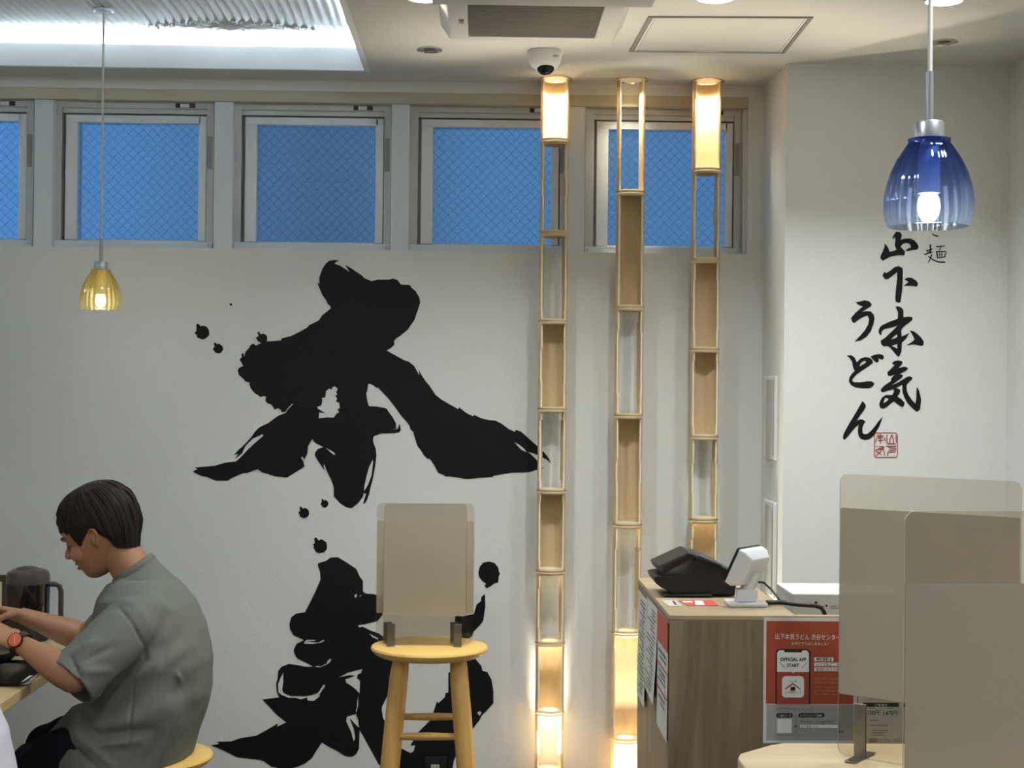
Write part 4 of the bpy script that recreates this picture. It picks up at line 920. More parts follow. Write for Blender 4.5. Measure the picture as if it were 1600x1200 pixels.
# ---- white customer display
M_DISP = mat('display_white', (206, 208, 210), 0.4)
DY = onZ(1158, 945, CZ).y
c0 = tpt(870, 500, DY); bx_, by_ = c0.x, DY
t = thing('customer_display', 'white customer display on a stand, right of the black payment terminal', 'display', (bx_, by_, CZ))
MB().prism([(bx_ + u, by_ + v, CZ + 0.0005) for u, v in rrect(-0.049, -0.045, 0.049, 0.045, 0.008)], (0, 0, 0.009)).build('base', M_DISP, t, 30, 0.002)
MB().prism([(bx_ + u, by_ + v, CZ + 0.0095) for u, v in rrect(-0.026, -0.02, 0.026, 0.02, 0.006)], (0.002, 0, 0.032)).build('neck', M_DISP, t, 30, 0.002)
yaw = R_(-38); tilt = R_(26)
Mx = Matrix.Translation((bx_ + 0.002, by_ + 0.004, CZ + 0.098)) @ Matrix.Rotation(yaw, 4, 'Z') @ Matrix.Rotation(R_(90), 4, 'Z') @ Matrix.Rotation(tilt, 4, 'X')
# local: x = width, z = up, -y = back of the housing, +y = screen side
def loc(pts): return [Mx @ Vector(p_) for p_ in pts]
w2, h2 = 0.060, 0.048
hb = MB(); fr_ = rrect(-w2, -h2, w2, h2, 0.006, 4); bk = rrect(-w2 * 0.80, -h2 * 0.72, w2 * 0.80, h2 * 0.78, 0.010, 4); n_ = len(fr_)
vv = loc([(a, 0.010, b) for a, b in fr_]) + loc([(a, -0.008, b) for a, b in fr_]) + loc([(a, -0.030, b) for a, b in bk])
hb.quad_add(vv, [tuple(range(n_)), tuple(range(2 * n_, 3 * n_))] + [(k * n_ + i, k * n_ + (i + 1) % n_, (k + 1) * n_ + (i + 1) % n_, (k + 1) * n_ + i) for k in (0, 1) for i in range(n_)])
hs = hb.build('housing', M_DISP, t, 40, 0.002)
sb2 = MB(); vv = loc([(a, 0.0105, b) for a, b in fr_]) + loc([(a, 0.017, b) for a, b in fr_])
sb2.quad_add(vv, [tuple(range(n_)), tuple(range(n_, 2 * n_))] + [(i, (i + 1) % n_, n_ + (i + 1) % n_, n_ + i) for i in range(n_)])
sb2.build('screen', mat('screen_black', (24, 20, 20), 0.25), t, 40, 0.001)
MB().tube([tuple(Mx @ Vector((0, -0.026, -0.006))), tuple(Mx @ Vector((0, -0.030, -0.034))), (bx_ + 0.004, by_, CZ + 0.045), (bx_ + 0.003, by_, CZ + 0.036)], [0.015, 0.017, 0.018, 0.019], 20, ry=[0.015, 0.016, 0.017, 0.018]).build('hinge', M_DISP, t, 50)
# ---- cables and the grey machine on the work shelf
cz = CZ + 0.0065
c1 = [tpt(1020, 492, DY), tpt(1130, 490, DY), tpt(1260, 494, DY), tpt(1380, 502, DY), tpt(1425, 515, DY), tpt(1450, 550, DY), tpt(1460, 600, DY)]
tag(MB().tube([(q.x, q.y, max(q.z, cz) if q.x < CX1 else q.z) for q in c1], 0.0055, 12).build('display_cable', M_BLACK, None, 60), 'thick black cable running right from the white display', 'cable')
c2 = [Vector((tpt(955, 398, DY + 0.12).x, DY + 0.10, CZ + 0.045)), Vector((tpt(1000, 402, DY + 0.12).x, DY + 0.11, CZ + 0.042)), Vector((tpt(1060, 430, DY + 0.1).x, DY + 0.09, CZ + 0.025)), Vector((tpt(1125, 485, DY + 0.05).x, DY + 0.05, CZ + 0.005)), Vector((tpt(1160, 500, DY + 0.05).x, DY + 0.03, CZ + 0.004))]
tag(MB().tube(c2, 0.003, 10).build('thin_cable', M_BLACK, None, 60), 'thin black cable curving down behind the white display', 'cable')
MY = 3.95; m0, m1_ = onY(1239, 930, MY), onY(1420, 930, MY); mz = onY(1270, 931, MY).z
t = thing('receipt_printer', 'pale grey boxy machine on the shelf behind the counter front', 'printer', ((m0.x + m1_.x) / 2, MY + 0.1, 0.86))
MB().box(m0.x, m1_.x, MY, MY + 0.22, 0.8605, mz).build('case', mat('machine_grey', (186, 188, 188), 0.45), t, 0, 0.004)
MB().box(m0.x - 0.001, m1_.x, MY - 0.001, MY + 0.215, mz + 0.0002, mz + 0.006).build('lid', M_WHITEP, t, 0, 0.002)
px_ = lambda x, y: tpt(x, y, MY - 0.001)
for x, y, r in ((1388, 478, 0.0035), (1465, 500, 0.0025)):
    q = px_(x, y); MB().tube([(q.x, MY + 0.001, q.z), (q.x, MY - 0.002, q.z)], r, 14).build('knob', M_BLACK, t, 40)
for (x, y, w_, h_) in ((1310, 485, 50, 10), (1495, 500, 50, 8), (1495, 515, 60, 8), (1430, 500, 20, 12)):
    a, b = px_(x, y), px_(x + w_, y + h_); MB().box(a.x, b.x, MY - 0.0012, MY, b.z, a.z).build('printed_label', M_STICK, t, 0)

# ================================================================== front table with two film screens
M_TBL = wood('pale_table', (222, 206, 174), (190, 168, 132), 'X', 5, 0.4, 1.4, 0.5)
M_TBLE = wood('pale_table_edge', (196, 170, 130), (170, 142, 102), 'X', 6, 0.45)
FT = 0.72
k1, k2 = onZ(1222, 1160.5, FT), onZ(1152, 1183, FT)
t = thing('front_table', 'pale wooden table top at the lower right, in front of the counter', 'table', (1.1, 2.6, 0))
out_ = [(k2.x, 1.55), (RX2 - 0.02, 1.55), (RX2 - 0.02, k1.y), (k1.x, k1.y), (k1.x - 0.03, k1.y - 0.018), (k2.x + 0.012, k2.y + 0.035), (k2.x + 0.001, k2.y)]
MB().prism([(x, y, FT - 0.036) for x, y in out_], (0, 0, 0.036)).build('table_top', M_TBL, t, 0, 0.005, 3)
for lx, ly in ((k2.x + 0.09, 1.65), (RX2 - 0.1, 1.65), (RX2 - 0.1, k1.y - 0.12), (k1.x + 0.02, k1.y - 0.12)):
    MB().box(lx - 0.025, lx + 0.025, ly - 0.025, ly + 0.025, 0, FT - 0.0365).build('leg', M_TBLE, t, 0, 0.003)
bl = onZ(1318, 1179, FT); d0 = bl.y
def zat(px, py, Y): return onY(px, py, Y).z
ztop = zat(1312, 740, d0); zf1 = zat(1312, 793, d0); zf0 = zat(1315, 1083, d0)
# right end: find the depth where the top edge shows at pixel (1597, 753)
dr_ = (ztop - CAM.z); q = ray(1597, 752); br = CAM + q * (dr_ / q.z)
bl = onY(1312, 900, d0)
screen('clear screen with a beige film and a rounded top, left one on the front table', (bl.x, bl.y), (br.x, br.y), FT + 0.001, ztop, zf0, zf1, M_FILM2, (0.13, 0.85), 0.055, 0.115, 'film screens on the front table')
d2 = 2.25; b2 = onY(1412.5, 900, d2); z2 = zat(1413, 797.5, d2); e2 = onY(1800, 900, d2 + 0.03)
screen('beige film screen nearest the camera, cut off by the right and bottom edges', (b2.x, d2), (b2.x + 0.42, d2 + 0.02), FT + 0.001, z2, FT + 0.03, zat(1413, 911, d2), M_FILM2, (0.2, 0.8), 0.055, 0.115, 'film screens on the front table')

# ================================================================== diner's table on the left
M_LT = wood('left_table', (214, 188, 146), (186, 156, 112), 'X', 8, 0.42, 1.0, 0.5)
LZ = 0.70; TXE = -1.200
t = thing('dining_table', 'pale wooden dining table at the left edge, set before the seated diner', 'dining table', (-1.75, 4.3, 0))
MB().box(-2.5, TXE, 3.42, 4.97, LZ - 0.030, LZ).build('table_top', M_LT, t, 0, 0.003)
for lx in (-2.42, -1.95):
    for ly in (3.5, 4.88): MB().box(lx - 0.025, lx + 0.025, ly - 0.025, ly + 0.025, 0, LZ - 0.0305).build('leg', M_LT, t, 0, 0.002)
# jug
JY = 4.76; jc = onY(43.5, 950, JY).x; jr = abs(onY(77, 950, JY).x - onY(10.5, 950, JY).x) / 2
jt = onY(43, 884, JY).z; jl = onY(43, 911, JY).z
M_JUG = mat('smoky_brown_plastic', (52, 44, 42), 0.18, trans=0.0); M_JUGL = mat('brown_lid', (76, 66, 64), 0.32)
M_JUGB = sheer('smoky_clear_plastic', (120, 100, 94), 0.78, 0.06, 0.06, 0.3, (70, 60, 58))
t = thing('water_jug', 'smoky brown water jug with a lid and a handle, on the dining table', 'water jug', (jc, JY, LZ))
MB().shell([(0.0, LZ + 0.001), (jr * 0.94, LZ + 0.001), (jr * 0.97, LZ + 0.006), (jr, jl), (jr - 0.003, jl), (jr * 0.93, LZ + 0.008), (0.0, LZ + 0.006)], (jc, JY, 0), 56).build('body', M_JUGB, t)
MB().lathe([(0, LZ + 0.0085), (jr * 0.9, LZ + 0.0085), (jr * 0.94, LZ + 0.15), (0, LZ + 0.15)], (jc, JY, 0), 40).build('dark_tea', mat('dark_tea', (40, 28, 22), 0.2), t)
MB().lathe([(jr * 1.0, jl + 0.0005), (jr * 1.005, jl + 0.002), (jr * 1.005, jl + 0.022), (jr * 0.94, jl + 0.036), (jr * 0.75, jl + 0.043), (0, jl + 0.044)], (jc, JY, 0), 56).build('lid', M_JUGL, t)
MB().ball((jc, JY, jl + 0.042), jr * 0.62, jr * 0.30, jt - jl - 0.042, 24, 10).build('lid_grip', M_JUGL, t)
hx = jc + jr; hw = abs(onY(99, 950, JY).x - onY(77, 950, JY).x)
MB().tube([(hx - 0.004, JY, jl - 0.003), (hx + hw * 0.45, JY, jl - 0.003), (hx + hw * 0.72, JY, jl - 0.009), (hx + hw * 0.84, JY, jl - 0.026), (hx + hw * 0.84, JY, LZ + 0.07), (hx + hw * 0.70, JY, LZ + 0.045), (hx - 0.004, JY, LZ + 0.04)], 0.0075, 14, ry=[0.0085] * 7).build('handle', M_JUGL, t, 60)
# menu stand behind the jug
MYs = 4.90; x1 = onY(14, 920, MYs).x; zt2 = onY(5, 899, MYs).z
t = thing('menu_stand', 'dark wooden menu stand with a cream card, behind the jug at the left edge', 'menu stand', (x1 - 0.09, MYs, LZ))
MB().box(x1 - 0.18, x1, MYs, MYs + 0.02, LZ + 0.0005, zt2).build('board', wood('dark_board', (86, 66, 48), (58, 42, 30), 'Z', 12), t, 0, 0.002)
MB().box(x1 - 0.165, onY(3, 920, MYs).x, MYs - 0.001, MYs, LZ + 0.03, onY(3, 909, MYs).z).build('cream_card', mat('cream_card', (214, 204, 178), 0.6), t, 0)
# serving tray, bowl, papers
tz = LZ + 0.002
r1, r2_, r3 = onZ(40, 1080, LZ), onZ(62, 1063, LZ), onZ(60, 1040, LZ)
txr, ty0 = -1.204, 4.02
t = thing('serving_tray', 'black lacquer serving tray near the table edge, under the bowl', 'tray', (txr - 0.2, ty0 + 0.14, LZ))
tr_o = rrect(txr - 0.40, ty0, txr, ty0 + 0.34, 0.02)
tm = MB(); n_ = len(tr_o)
def insr(pts, d_):
    cx = sum(p_[0] for p_ in pts) / len(pts); cy = sum(p_[1] for p_ in pts) / len(pts)
    return [(p_[0] - math.copysign(min(d_, abs(p_[0] - cx)), p_[0] - cx), p_[1] - math.copysign(min(d_, abs(p_[1] - cy)), p_[1] - cy)) for p_ in pts]
i1 = insr(tr_o, 0.006); i2 = insr(tr_o, 0.012)
vv = [(x, y, LZ + 0.0005) for x, y in i1] + [(x, y, LZ + 0.011) for x, y in tr_o] + [(x, y, LZ + 0.011) for x, y in i1] + [(x, y, LZ + 0.005) for x, y in i2]
ff = [tuple(range(n_)), tuple(range(3 * n_, 4 * n_))] + [(k * n_ + i, k * n_ + (i + 1) % n_, (k + 1) * n_ + (i + 1) % n_, (k + 1) * n_ + i) for k in range(3) for i in range(n_)]
tm.quad_add(vv, ff); tm.build('tray_base', mat('black_lacquer', (13, 13, 15), 0.22), t, 40)
bwx, bwy = onY(-32, 1010, 4.27).x, 4.27; bz = LZ + 0.0055
t = thing('noodle_bowl', 'large dark grey noodle bowl on the black tray at the left edge', 'bowl', (bwx, bwy, bz))
bR = onY(28, 1016, 4.27).x - bwx; bh = onY(20, 1016, 4.27).z - bz
MB().shell([(0.0, 0.004), (bR * 0.40, 0.004), (bR * 0.42, 0.0), (bR * 0.46, 0.0), (bR * 0.48, bh * 0.14), (bR * 0.78, bh * 0.38), (bR * 0.95, bh * 0.72), (bR, bh), (bR * 0.97, bh), (bR * 0.91, bh * 0.72), (bR * 0.74, bh * 0.42), (bR * 0.4, bh * 0.2), (0, bh * 0.18)], (bwx, bwy, bz), 56).build('bowl_body', mat('charcoal_glaze', (44, 45, 48), 0.4), t, 50)
MB().lathe([(0, bh * 0.70), (bR * 0.90, bh * 0.70), (bR * 0.90, bh * 0.705), (0, bh * 0.705)], (bwx, bwy, bz), 40).build('broth', mat('broth', (150, 120, 78), 0.2), t, 0)
def tcard(label, quad, z, m, name, cat):
    q = [onZ(x, y, z) for x, y in quad]
    return tag(MB().prism([(v.x, v.y, z + 0.0003) for v in q], (0, 0, 0.0008)).build(name, m, None, 0), label, cat)
M_SLIP = mat('slip_white', (222, 224, 226), 0.5)
tcard('small white paper slip lying on the right end of the black tray', ((28, 1070), (45, 1069), (58, 1056), (46, 1056)), LZ + 0.0055, M_SLIP, 'paper_slip', 'paper')
tcard('white menu sheet lying on the table behind the forearms', ((22, 1036), (62, 1038), (100, 1023), (64, 1003)), LZ, M_SLIP, 'menu_sheet', 'paper')
# ================================================================== seated diner
PYc = 4.31                                   # depth of the diner's middle
M_SKIN = mat('skin', (160, 114, 84), 0.55, var=0.05, vscale=40, bump=0.03, bscale=300)
M_HAIR = mat('dark_brown_hair', (33, 23, 18), 0.55, spec=0.22)
M_SHIRT = mat('sage_grey_cloth', (110, 113, 105), 0.9, bump=0.10, bscale=420, spec=0.15)
M_TROU = mat('black_trousers', (20, 22, 28), 0.9, bump=0.08, bscale=300, spec=0.15)
def pp_(px, py, dy=0.0):
    """point on the diner: pixel in the upright plane PYc, then moved dy in depth (negative = towards the camera)"""
    q = onY(px, py, PYc + dy); return Vector((q.x, PYc + dy, q.z))
KX = onY(751, 610, PYc).x - onY(750, 610, PYc).x     # metres per pixel at that depth
def hp(x, y, dy=0.0): return pp_(60 + x / 6.667, 740 + y / 6.667, dy)
HU = KX / 6.667
O_ = hp(650, 660); HA = R_(26)
HF = Vector((-math.cos(HA), 0, -math.sin(HA))); HUp = Vector((-math.sin(HA), 0, math.cos(HA)))
def H(f, u, y=0.0): return O_ + HF * (f * HU) + HUp * (u * HU) + Vector((0, -y * HU, 0))   # y>0: his left side, towards the camera
def interp(t, u):
    if u >= t[0][0]: return t[0][1:]
    for a, b in zip(t, t[1:]):
        if u >= b[0]:
            k = (a[0] - u) / (a[0] - b[0]); return tuple(a[i] + (b[i] - a[i]) * k for i in range(1, len(a)))
    return t[-1][1:]
SK = [(525, 0, -150, 70), (500, 95, -260, 150), (450, 200, -350, 205), (370, 272, -410, 245), (280, 322, -440, 268), (190, 342, -445, 277), (146, 347, -440, 277), (110, 340, -436, 275),
      (71, 330, -425, 272), (20, 326, -405, 268), (-40, 322, -380, 262), (-85, 338, -330, 250), (-120, 338, -290, 242), (-150, 334, -260, 234), (-166, 327, -240, 228), (-180, 322, -225, 223), (-195, 332, -210, 218),
      (-225, 318, -170, 206), (-262, 308, -110, 188), (-300, 300, -50, 165), (-335, 272, 20, 125), (-358, 235, 70, 85), (-372, 190, 110, 40)]
KNEE = {-1: pp_(58, 1197, -0.13), 1: pp_(78, 1167, 0.20)}
def build_body():
    mb = MB(); n = 48; rows = []
    us = []
    for a, b in zip(SK, SK[1:]):
        m_ = max(1, int(abs(a[0] - b[0]) / 12)); us += [a[0] + (b[0] - a[0]) * i / m_ for i in range(m_)]
    us.append(SK[-1][0]); vs = []
    for u in us:
        f, b, w = interp(SK, u); c = b + (f - b) * 0.52
        for k in range(n):
            a = 2 * math.pi * k / n; ca, sa = math.cos(a), math.sin(a)
            e = 0.86
            cx = math.copysign(abs(ca) ** e, ca); sy = math.copysign(abs(sa) ** e, sa)
            r = (f - c) if ca > 0 else (c - b)
            y = w * sy
            if ca > 0 and u < 160: y *= 1 - 0.22 * ca ** 2 * min(1, (160 - u) / 160)
            vs.append(H(c + r * cx, u, y))
    m = len(us)
    fs = [(i * n + k, i * n + (k + 1) % n, (i + 1) * n + (k + 1) % n, (i + 1) * n + k) for i in range(m - 1) for k in range(n)] + [tuple(range(n)), tuple(range((m - 1) * n, m * n))]
    mb.quad_add(vs, fs)
    # nose
    mb.tube([H(300, 95), H(322, 60), H(345, 20), H(376, -20), H(386, -44), H(358, -64)], [18 * HU, 24 * HU, 30 * HU, 38 * HU, 44 * HU, 36 * HU], 16, ry=[26 * HU, 24 * HU, 34 * HU, 42 * HU, 34 * HU, 24 * HU], side=HF)
    mb.ball(H(394, -36), 30 * HU, 34 * HU, 26 * HU)
    for s in (-1, 1): mb.ball(H(345, -48, 34 * s), 34 * HU, 24 * HU, 24 * HU)
    # brow ridge, lids, lips, cheek, ear
    for s in (-1, 1):
        mb.tube([H(338, 128, 35 * s), H(335, 140, 90 * s), H(300, 138, 160 * s)], [22 * HU, 26 * HU, 18 * HU], 12)
        mb.ball(H(292, 62, 105 * s), 34 * HU, 56 * HU, 32 * HU)
        mb.ball(H(235, -60, 150 * s), 90 * HU, 70 * HU, 95 * HU)
        e0 = H(0, 10, 262 * s)
        mb.tube([H(18, 62, 262 * s), H(14, 90, 285 * s), H(-14, 108, 302 * s), H(-48, 90, 310 * s), H(-58, 45, 306 * s), H(-40, -5, 296 * s), H(-8, -60, 280 * s), H(8, -88, 268 * s)], [9 * HU, 13 * HU, 14 * HU, 15 * HU, 14 * HU, 13 * HU, 16 * HU, 10 * HU], 10)
        mb.ball(H(-18, 15, 272 * s), 46 * HU, 16 * HU, 84 * HU)
        mb.ball(H(14, -2, 284 * s), 12 * HU, 14 * HU, 22 * HU)
    mb.tube([H(296, -158, 92), H(330, -146, 45), H(338, -143, 0), H(330, -146, -45), H(296, -158, -92)], [6 * HU, 15 * HU, 17 * HU, 15 * HU, 6 * HU], 12)
    mb.tube([H(294, -188, 84), H(325, -196, 42), H(333, -199, 0), H(325, -196, -42), H(294, -188, -84)], [6 * HU, 17 * HU, 20 * HU, 17 * HU, 6 * HU], 12)
    # neck and trunk
    mb.tube([H(-110, -20), H(-100, -180), hp(905, 900), hp(1000, 1030), pp_(222, 915), pp_(232, 960)], [0.060, 0.058, 0.057, 0.060, 0.075, 0.12], 28, ry=[0.058, 0.057, 0.055, 0.058, 0.07, 0.10])
    Y_ = (0, 1, 0)
    mb.tube([pp_(218, 922), pp_(226, 950), pp_(236, 1000), pp_(236, 1060), pp_(232, 1110), pp_(226, 1150), pp_(224, 1176)], [0.050, 0.085, 0.115, 0.115, 0.11, 0.125, 0.10], 32, ry=[0.10, 0.165, 0.17, 0.155, 0.15, 0.17, 0.15], side=Y_)
    # arms: shoulder, elbow, wrist
    arms = {'L': [pp_(205, 968, -0.175), pp_(114, 1058, -0.300), pp_(31, 1005, -0.235)], 'R': [pp_(203, 962, 0.175), pp_(132, 997, 0.250), pp_(38, 963, 0.195)]}
    for s, (sh, el, wr) in arms.items():
        mb.tube([sh, sh.lerp(el, 0.5), el, ], [0.058, 0.050, 0.043], 24)
        d = (wr - el)
        mb.ball(el, 0.044, 0.042, 0.042)
        mb.tube([el - d * 0.04, el + d * 0.12, el + d * 0.35, el + d * 0.7, wr, wr + d * 0.08], [0.040, 0.0455, 0.0445, 0.034, 0.0275, 0.027], 24, ry=[0.040, 0.043, 0.041, 0.031, 0.024, 0.023])
    # hands
    def hand(wr, palm_dir, nrm, across, curl, thumb_sgn):
        p = Vector(palm_dir).normalized(); a = Vector(across).normalized(); nm = Vector(nrm).normalized()
        c1 = wr + p * 0.085
        mb.tube([wr - p * 0.01, wr + p * 0.03, wr + p * 0.06, c1], [0.027, 0.036, 0.041, 0.040], 20, ry=[0.020, 0.018, 0.016, 0.013], side=nm)
        lens = (0.072, 0.080, 0.075, 0.060)
        for k in range(4):
            off = (k - 1.5) * 0.0195
            base = c1 + a * off - p * 0.012 * abs(k - 1.3) * 0.5
            d1 = (p * math.cos(curl[k]) - nm * math.sin(curl[k])); d2 = (p * math.cos(curl[k] * 2.0) - nm * math.sin(curl[k] * 2.0)); d3 = (p * math.cos(curl[k] * 2.8) - nm * math.sin(curl[k] * 2.8))
            L = lens[k]
            q1 = base + d1 * L * 0.45; q2 = q1 + d2 * L * 0.32; q3 = q2 + d3 * L * 0.25
            mb.tube([base - p * 0.02, base, q1, q2, q3, q3 + d3 * 0.003], [0.0085, 0.0092, 0.0085, 0.0078, 0.0066, 0.003], 12)
        tb = wr + p * 0.028 + a * thumb_sgn * 0.028
        t1 = tb + (p * 0.55 + a * thumb_sgn * 0.62 - nm * 0.5).normalized() * 0.038; t2 = t1 + (p * 0.85 + a * thumb_sgn * 0.05 - nm * 0.55).normalized() * 0.030
        mb.tube([wr + p * 0.012 + a * thumb_sgn * 0.012, tb, t1, t2, t2 + (t2 - t1) * 0.12], [0.014, 0.0135, 0.0105, 0.0092, 0.004], 12)
        return c1
    wl = arms['L'][2]; dl = (wl - arms['L'][1]).normalized()
    hand(wl, dl + Vector((-0.3, -0.35, 0.12)), (0.1, -0.35, 0.9), (0.25, 0.9, 0.35), (0.35, 0.42, 0.48, 0.5), 1)
    wrr = arms['R'][2]; dr = (wrr - arms['R'][1]).normalized()
    hand(wrr, dr + Vector((-0.2, -0.12, -0.10)), (-0.05, 0.35, 0.9), (0.25, -0.9, 0.35), (0.55, 0.6, 0.75, 0.85), 1)
    # legs
    for s in (-1, 1):
        hip = pp_(228, 1142) + Vector((0, 0.10 * s, 0)); kn = KNEE[s].copy(); an = Vector((kn.x + 0.10, kn.y, 0.09))
        mb.tube([hip, hip.lerp(kn, 0.4), hip.lerp(kn, 0.85), kn], [0.085, 0.078, 0.060, 0.054], 24)
        mb.ball(kn, 0.056, 0.054, 0.056)
        mb.tube([kn, kn.lerp(an, 0.3), kn.lerp(an, 0.7), an], [0.052, 0.054, 0.042, 0.034], 20)
        mb.tube([an + Vector((0.05, 0, -0.045)), an + Vector((0, 0, -0.04)), an + Vector((-0.10, 0, -0.055)), an + Vector((-0.16, 0, -0.062))], [0.034, 0.042, 0.040, 0.028], 18, ry=[0.030, 0.040, 0.028, 0.020])
    return mb, arms
def fuse(mb, name, voxel, smooth_it, fac=0.5):
    """one continuous skin over overlapping volumes"""
    me = mb.mesh(name); t = bpy.data.objects.new(name, me); COL.objects.link(t)
    r = t.modifiers.new('r', 'REMESH'); r.mode = 'VOXEL'; r.voxel_size = voxel; r.use_smooth_shade = True
    if smooth_it:
        s = t.modifiers.new('s', 'SMOOTH'); s.factor = fac; s.iterations = smooth_it
    out = evaluated(t); bpy.data.objects.remove(t); bpy.data.meshes.remove(me); out.name = name
    return out
mbB, ARMS = build_body()
me = fuse(mbB, 'person', 0.0029, 2); me.shade_smooth()
diner = obj('person', me, M_SKIN, None, 0)
tag(diner, 'seated person with short dark hair and a sage grey tee, eating at the table', 'person')
# face details
fd = MB()
for s in (-1, 1):
    fd.tube([H(352, 132, 45 * s), H(352, 148, 85 * s), H(326, 152, 140 * s), H(286, 138, 185 * s)], [5 * HU, 10 * HU, 9 * HU, 4 * HU], 10)
    b = MB().tube([H(352, 132, 45 * s), H(353, 148, 85 * s), H(328, 152, 140 * s), H(290, 138, 185 * s)], [6 * HU, 11 * HU, 10 * HU, 4 * HU], 10).build('eyebrow', M_HAIR, diner, 60)
    b = MB().tube([H(318, 52, 58 * s), H(325, 40, 100 * s), H(306, 40, 140 * s), H(270, 50, 168 * s)], [3 * HU, 6 * HU, 6 * HU, 3 * HU], 8).build('eyelashes', M_HAIR, diner, 60)
M_LIP_ = mat('lip', (150, 92, 76), 0.5)
MB().tube([H(302, -158, 88), H(335, -147, 45), H(345, -145, 0), H(335, -147, -45), H(302, -158, -88)], [4 * HU, 13 * HU, 14 * HU, 13 * HU, 4 * HU], 10).build('lip', M_LIP_, diner, 60)
MB().tube([H(300, -186, 80), H(332, -194, 42), H(341, -197, 0), H(332, -194, -42), H(300, -186, -80)], [4 * HU, 14 * HU, 16 * HU, 14 * HU, 4 * HU], 10).build('lip', M_LIP_, diner, 60)
# hair
HO = [(566, -60, -130, 30), (556, 40, -190, 105), (530, 140, -268, 165), (480, 232, -352, 225), (400, 302, -425, 272), (316, 334, -470, 300), (224, 352, -496, 312), (150, 358, -492, 314), (60, 350, -476, 310),
      (-24, 330, -455, 300), (-90, 300, -415, 285), (-157, 240, -372, 268), (-260, 150, -330, 240)]
UB = [(-340, -262), (-250, -222), (-170, -172), (-152, -130), (-139, -57), (-88, 10), (-66, 52), (0, 116), (52, 84), (90, 55), (135, 28), (178, 0), (192, 40), (205, 80), (220, 128), (283, 166), (345, 182)]
def ub(f):
    if f <= UB[0][0]: return UB[0][1]
    for a, b in zip(UB, UB[1:]):
        if f <= b[0]: return a[1] + (b[1] - a[1]) * (f - a[0]) / (b[0] - a[0])
    return UB[-1][1]
def hshell(u, ph, k=1.0):
    f, b, w = interp(HO, u); c = b + (f - b) * 0.5; r = (f - b) / 2
    return c + r * k * math.cos(ph), u, w * k * math.sin(ph)
def hair_mesh():
    NP, NT = 540, 44; vs = []; fs = []
    for i in range(NP):
        ph = 2 * math.pi * i / NP
        lo = 560
        while lo > -262:
            if lo < ub(hshell(lo, ph)[0]): break
            lo -= 2
        jit = noise.noise(Vector((math.cos(ph) * 14, math.sin(ph) * 14, 3.1))) * 16 + noise.noise(Vector((math.cos(ph) * 50, math.sin(ph) * 50, 1.1))) * 12
        lo += jit * (1 if lo > -100 else 0.4)
        for j in range(NT):
            t = j / (NT - 1); u = 565 + (lo - 565) * t ** 1.15
            f, uu, y = hshell(u, ph)
            sw = ph + 0.06 * (1 - t)
            g = (noise.noise(Vector((math.cos(sw) * 9, math.sin(sw) * 9, t * 0.6))) * 9 + noise.noise(Vector((math.cos(sw) * 26, math.sin(sw) * 26, t * 0.8))) * 5
                 + noise.noise(Vector((math.cos(sw) * 60, math.sin(sw) * 60, t * 1.0))) * 2.5) * min(1, t * 4)
            rr = math.hypot(f + 60, y) or 1
            taper = -14 * max(0, (t - 0.86) / 0.14) ** 2
            f += (f + 60) / rr * (g + taper); y += y / rr * (g + taper)
            vs.append(H(f, uu + g * 0.3, y))
        # underside, turned in towards the head
        f, uu, y = hshell(lo + 14, ph, 0.86); vs.append(H(f, uu, y))
        f, uu, y = hshell(lo + 110, ph, 0.80); vs.append(H(f, uu, y))
    S_ = NT + 2
    for i in range(NP):
        k = (i + 1) % NP
        for j in range(S_ - 1): fs.append((i * S_ + j, i * S_ + j + 1, k * S_ + j + 1, k * S_ + j))
    fs.append(tuple(i * S_ for i in range(NP)))
    mb = MB(); mb.quad_add(vs, fs)
    # loose tufts at the crown and fringe
    rng = random.Random(7)
    for q in range(110):
        ph = rng.uniform(0, 2 * math.pi); lo = 540
        while lo > -262 and lo >= ub(hshell(lo, ph)[0]): lo -= 6
        a = rng.uniform(0.02, 0.6); ln = rng.uniform(0.25, 0.45); pts = []; rs = []
        for j in range(7):
            t = min(1.03, a + ln * j / 6); f, uu, y = hshell(565 + (lo - 565) * t ** 1.15, ph + 0.03 * math.sin(q), 1.0 + 0.035 * math.sin(math.pi * j / 6) - 0.01)
            pts.append(H(f, uu, y)); rs.append(HU * (1 + 5 * math.sin(math.pi * (0.12 + 0.86 * j / 6))))
        mb.tube(pts, rs, 6)
    return mb
hair = hair_mesh().build('hair', M_HAIR, diner, 75)

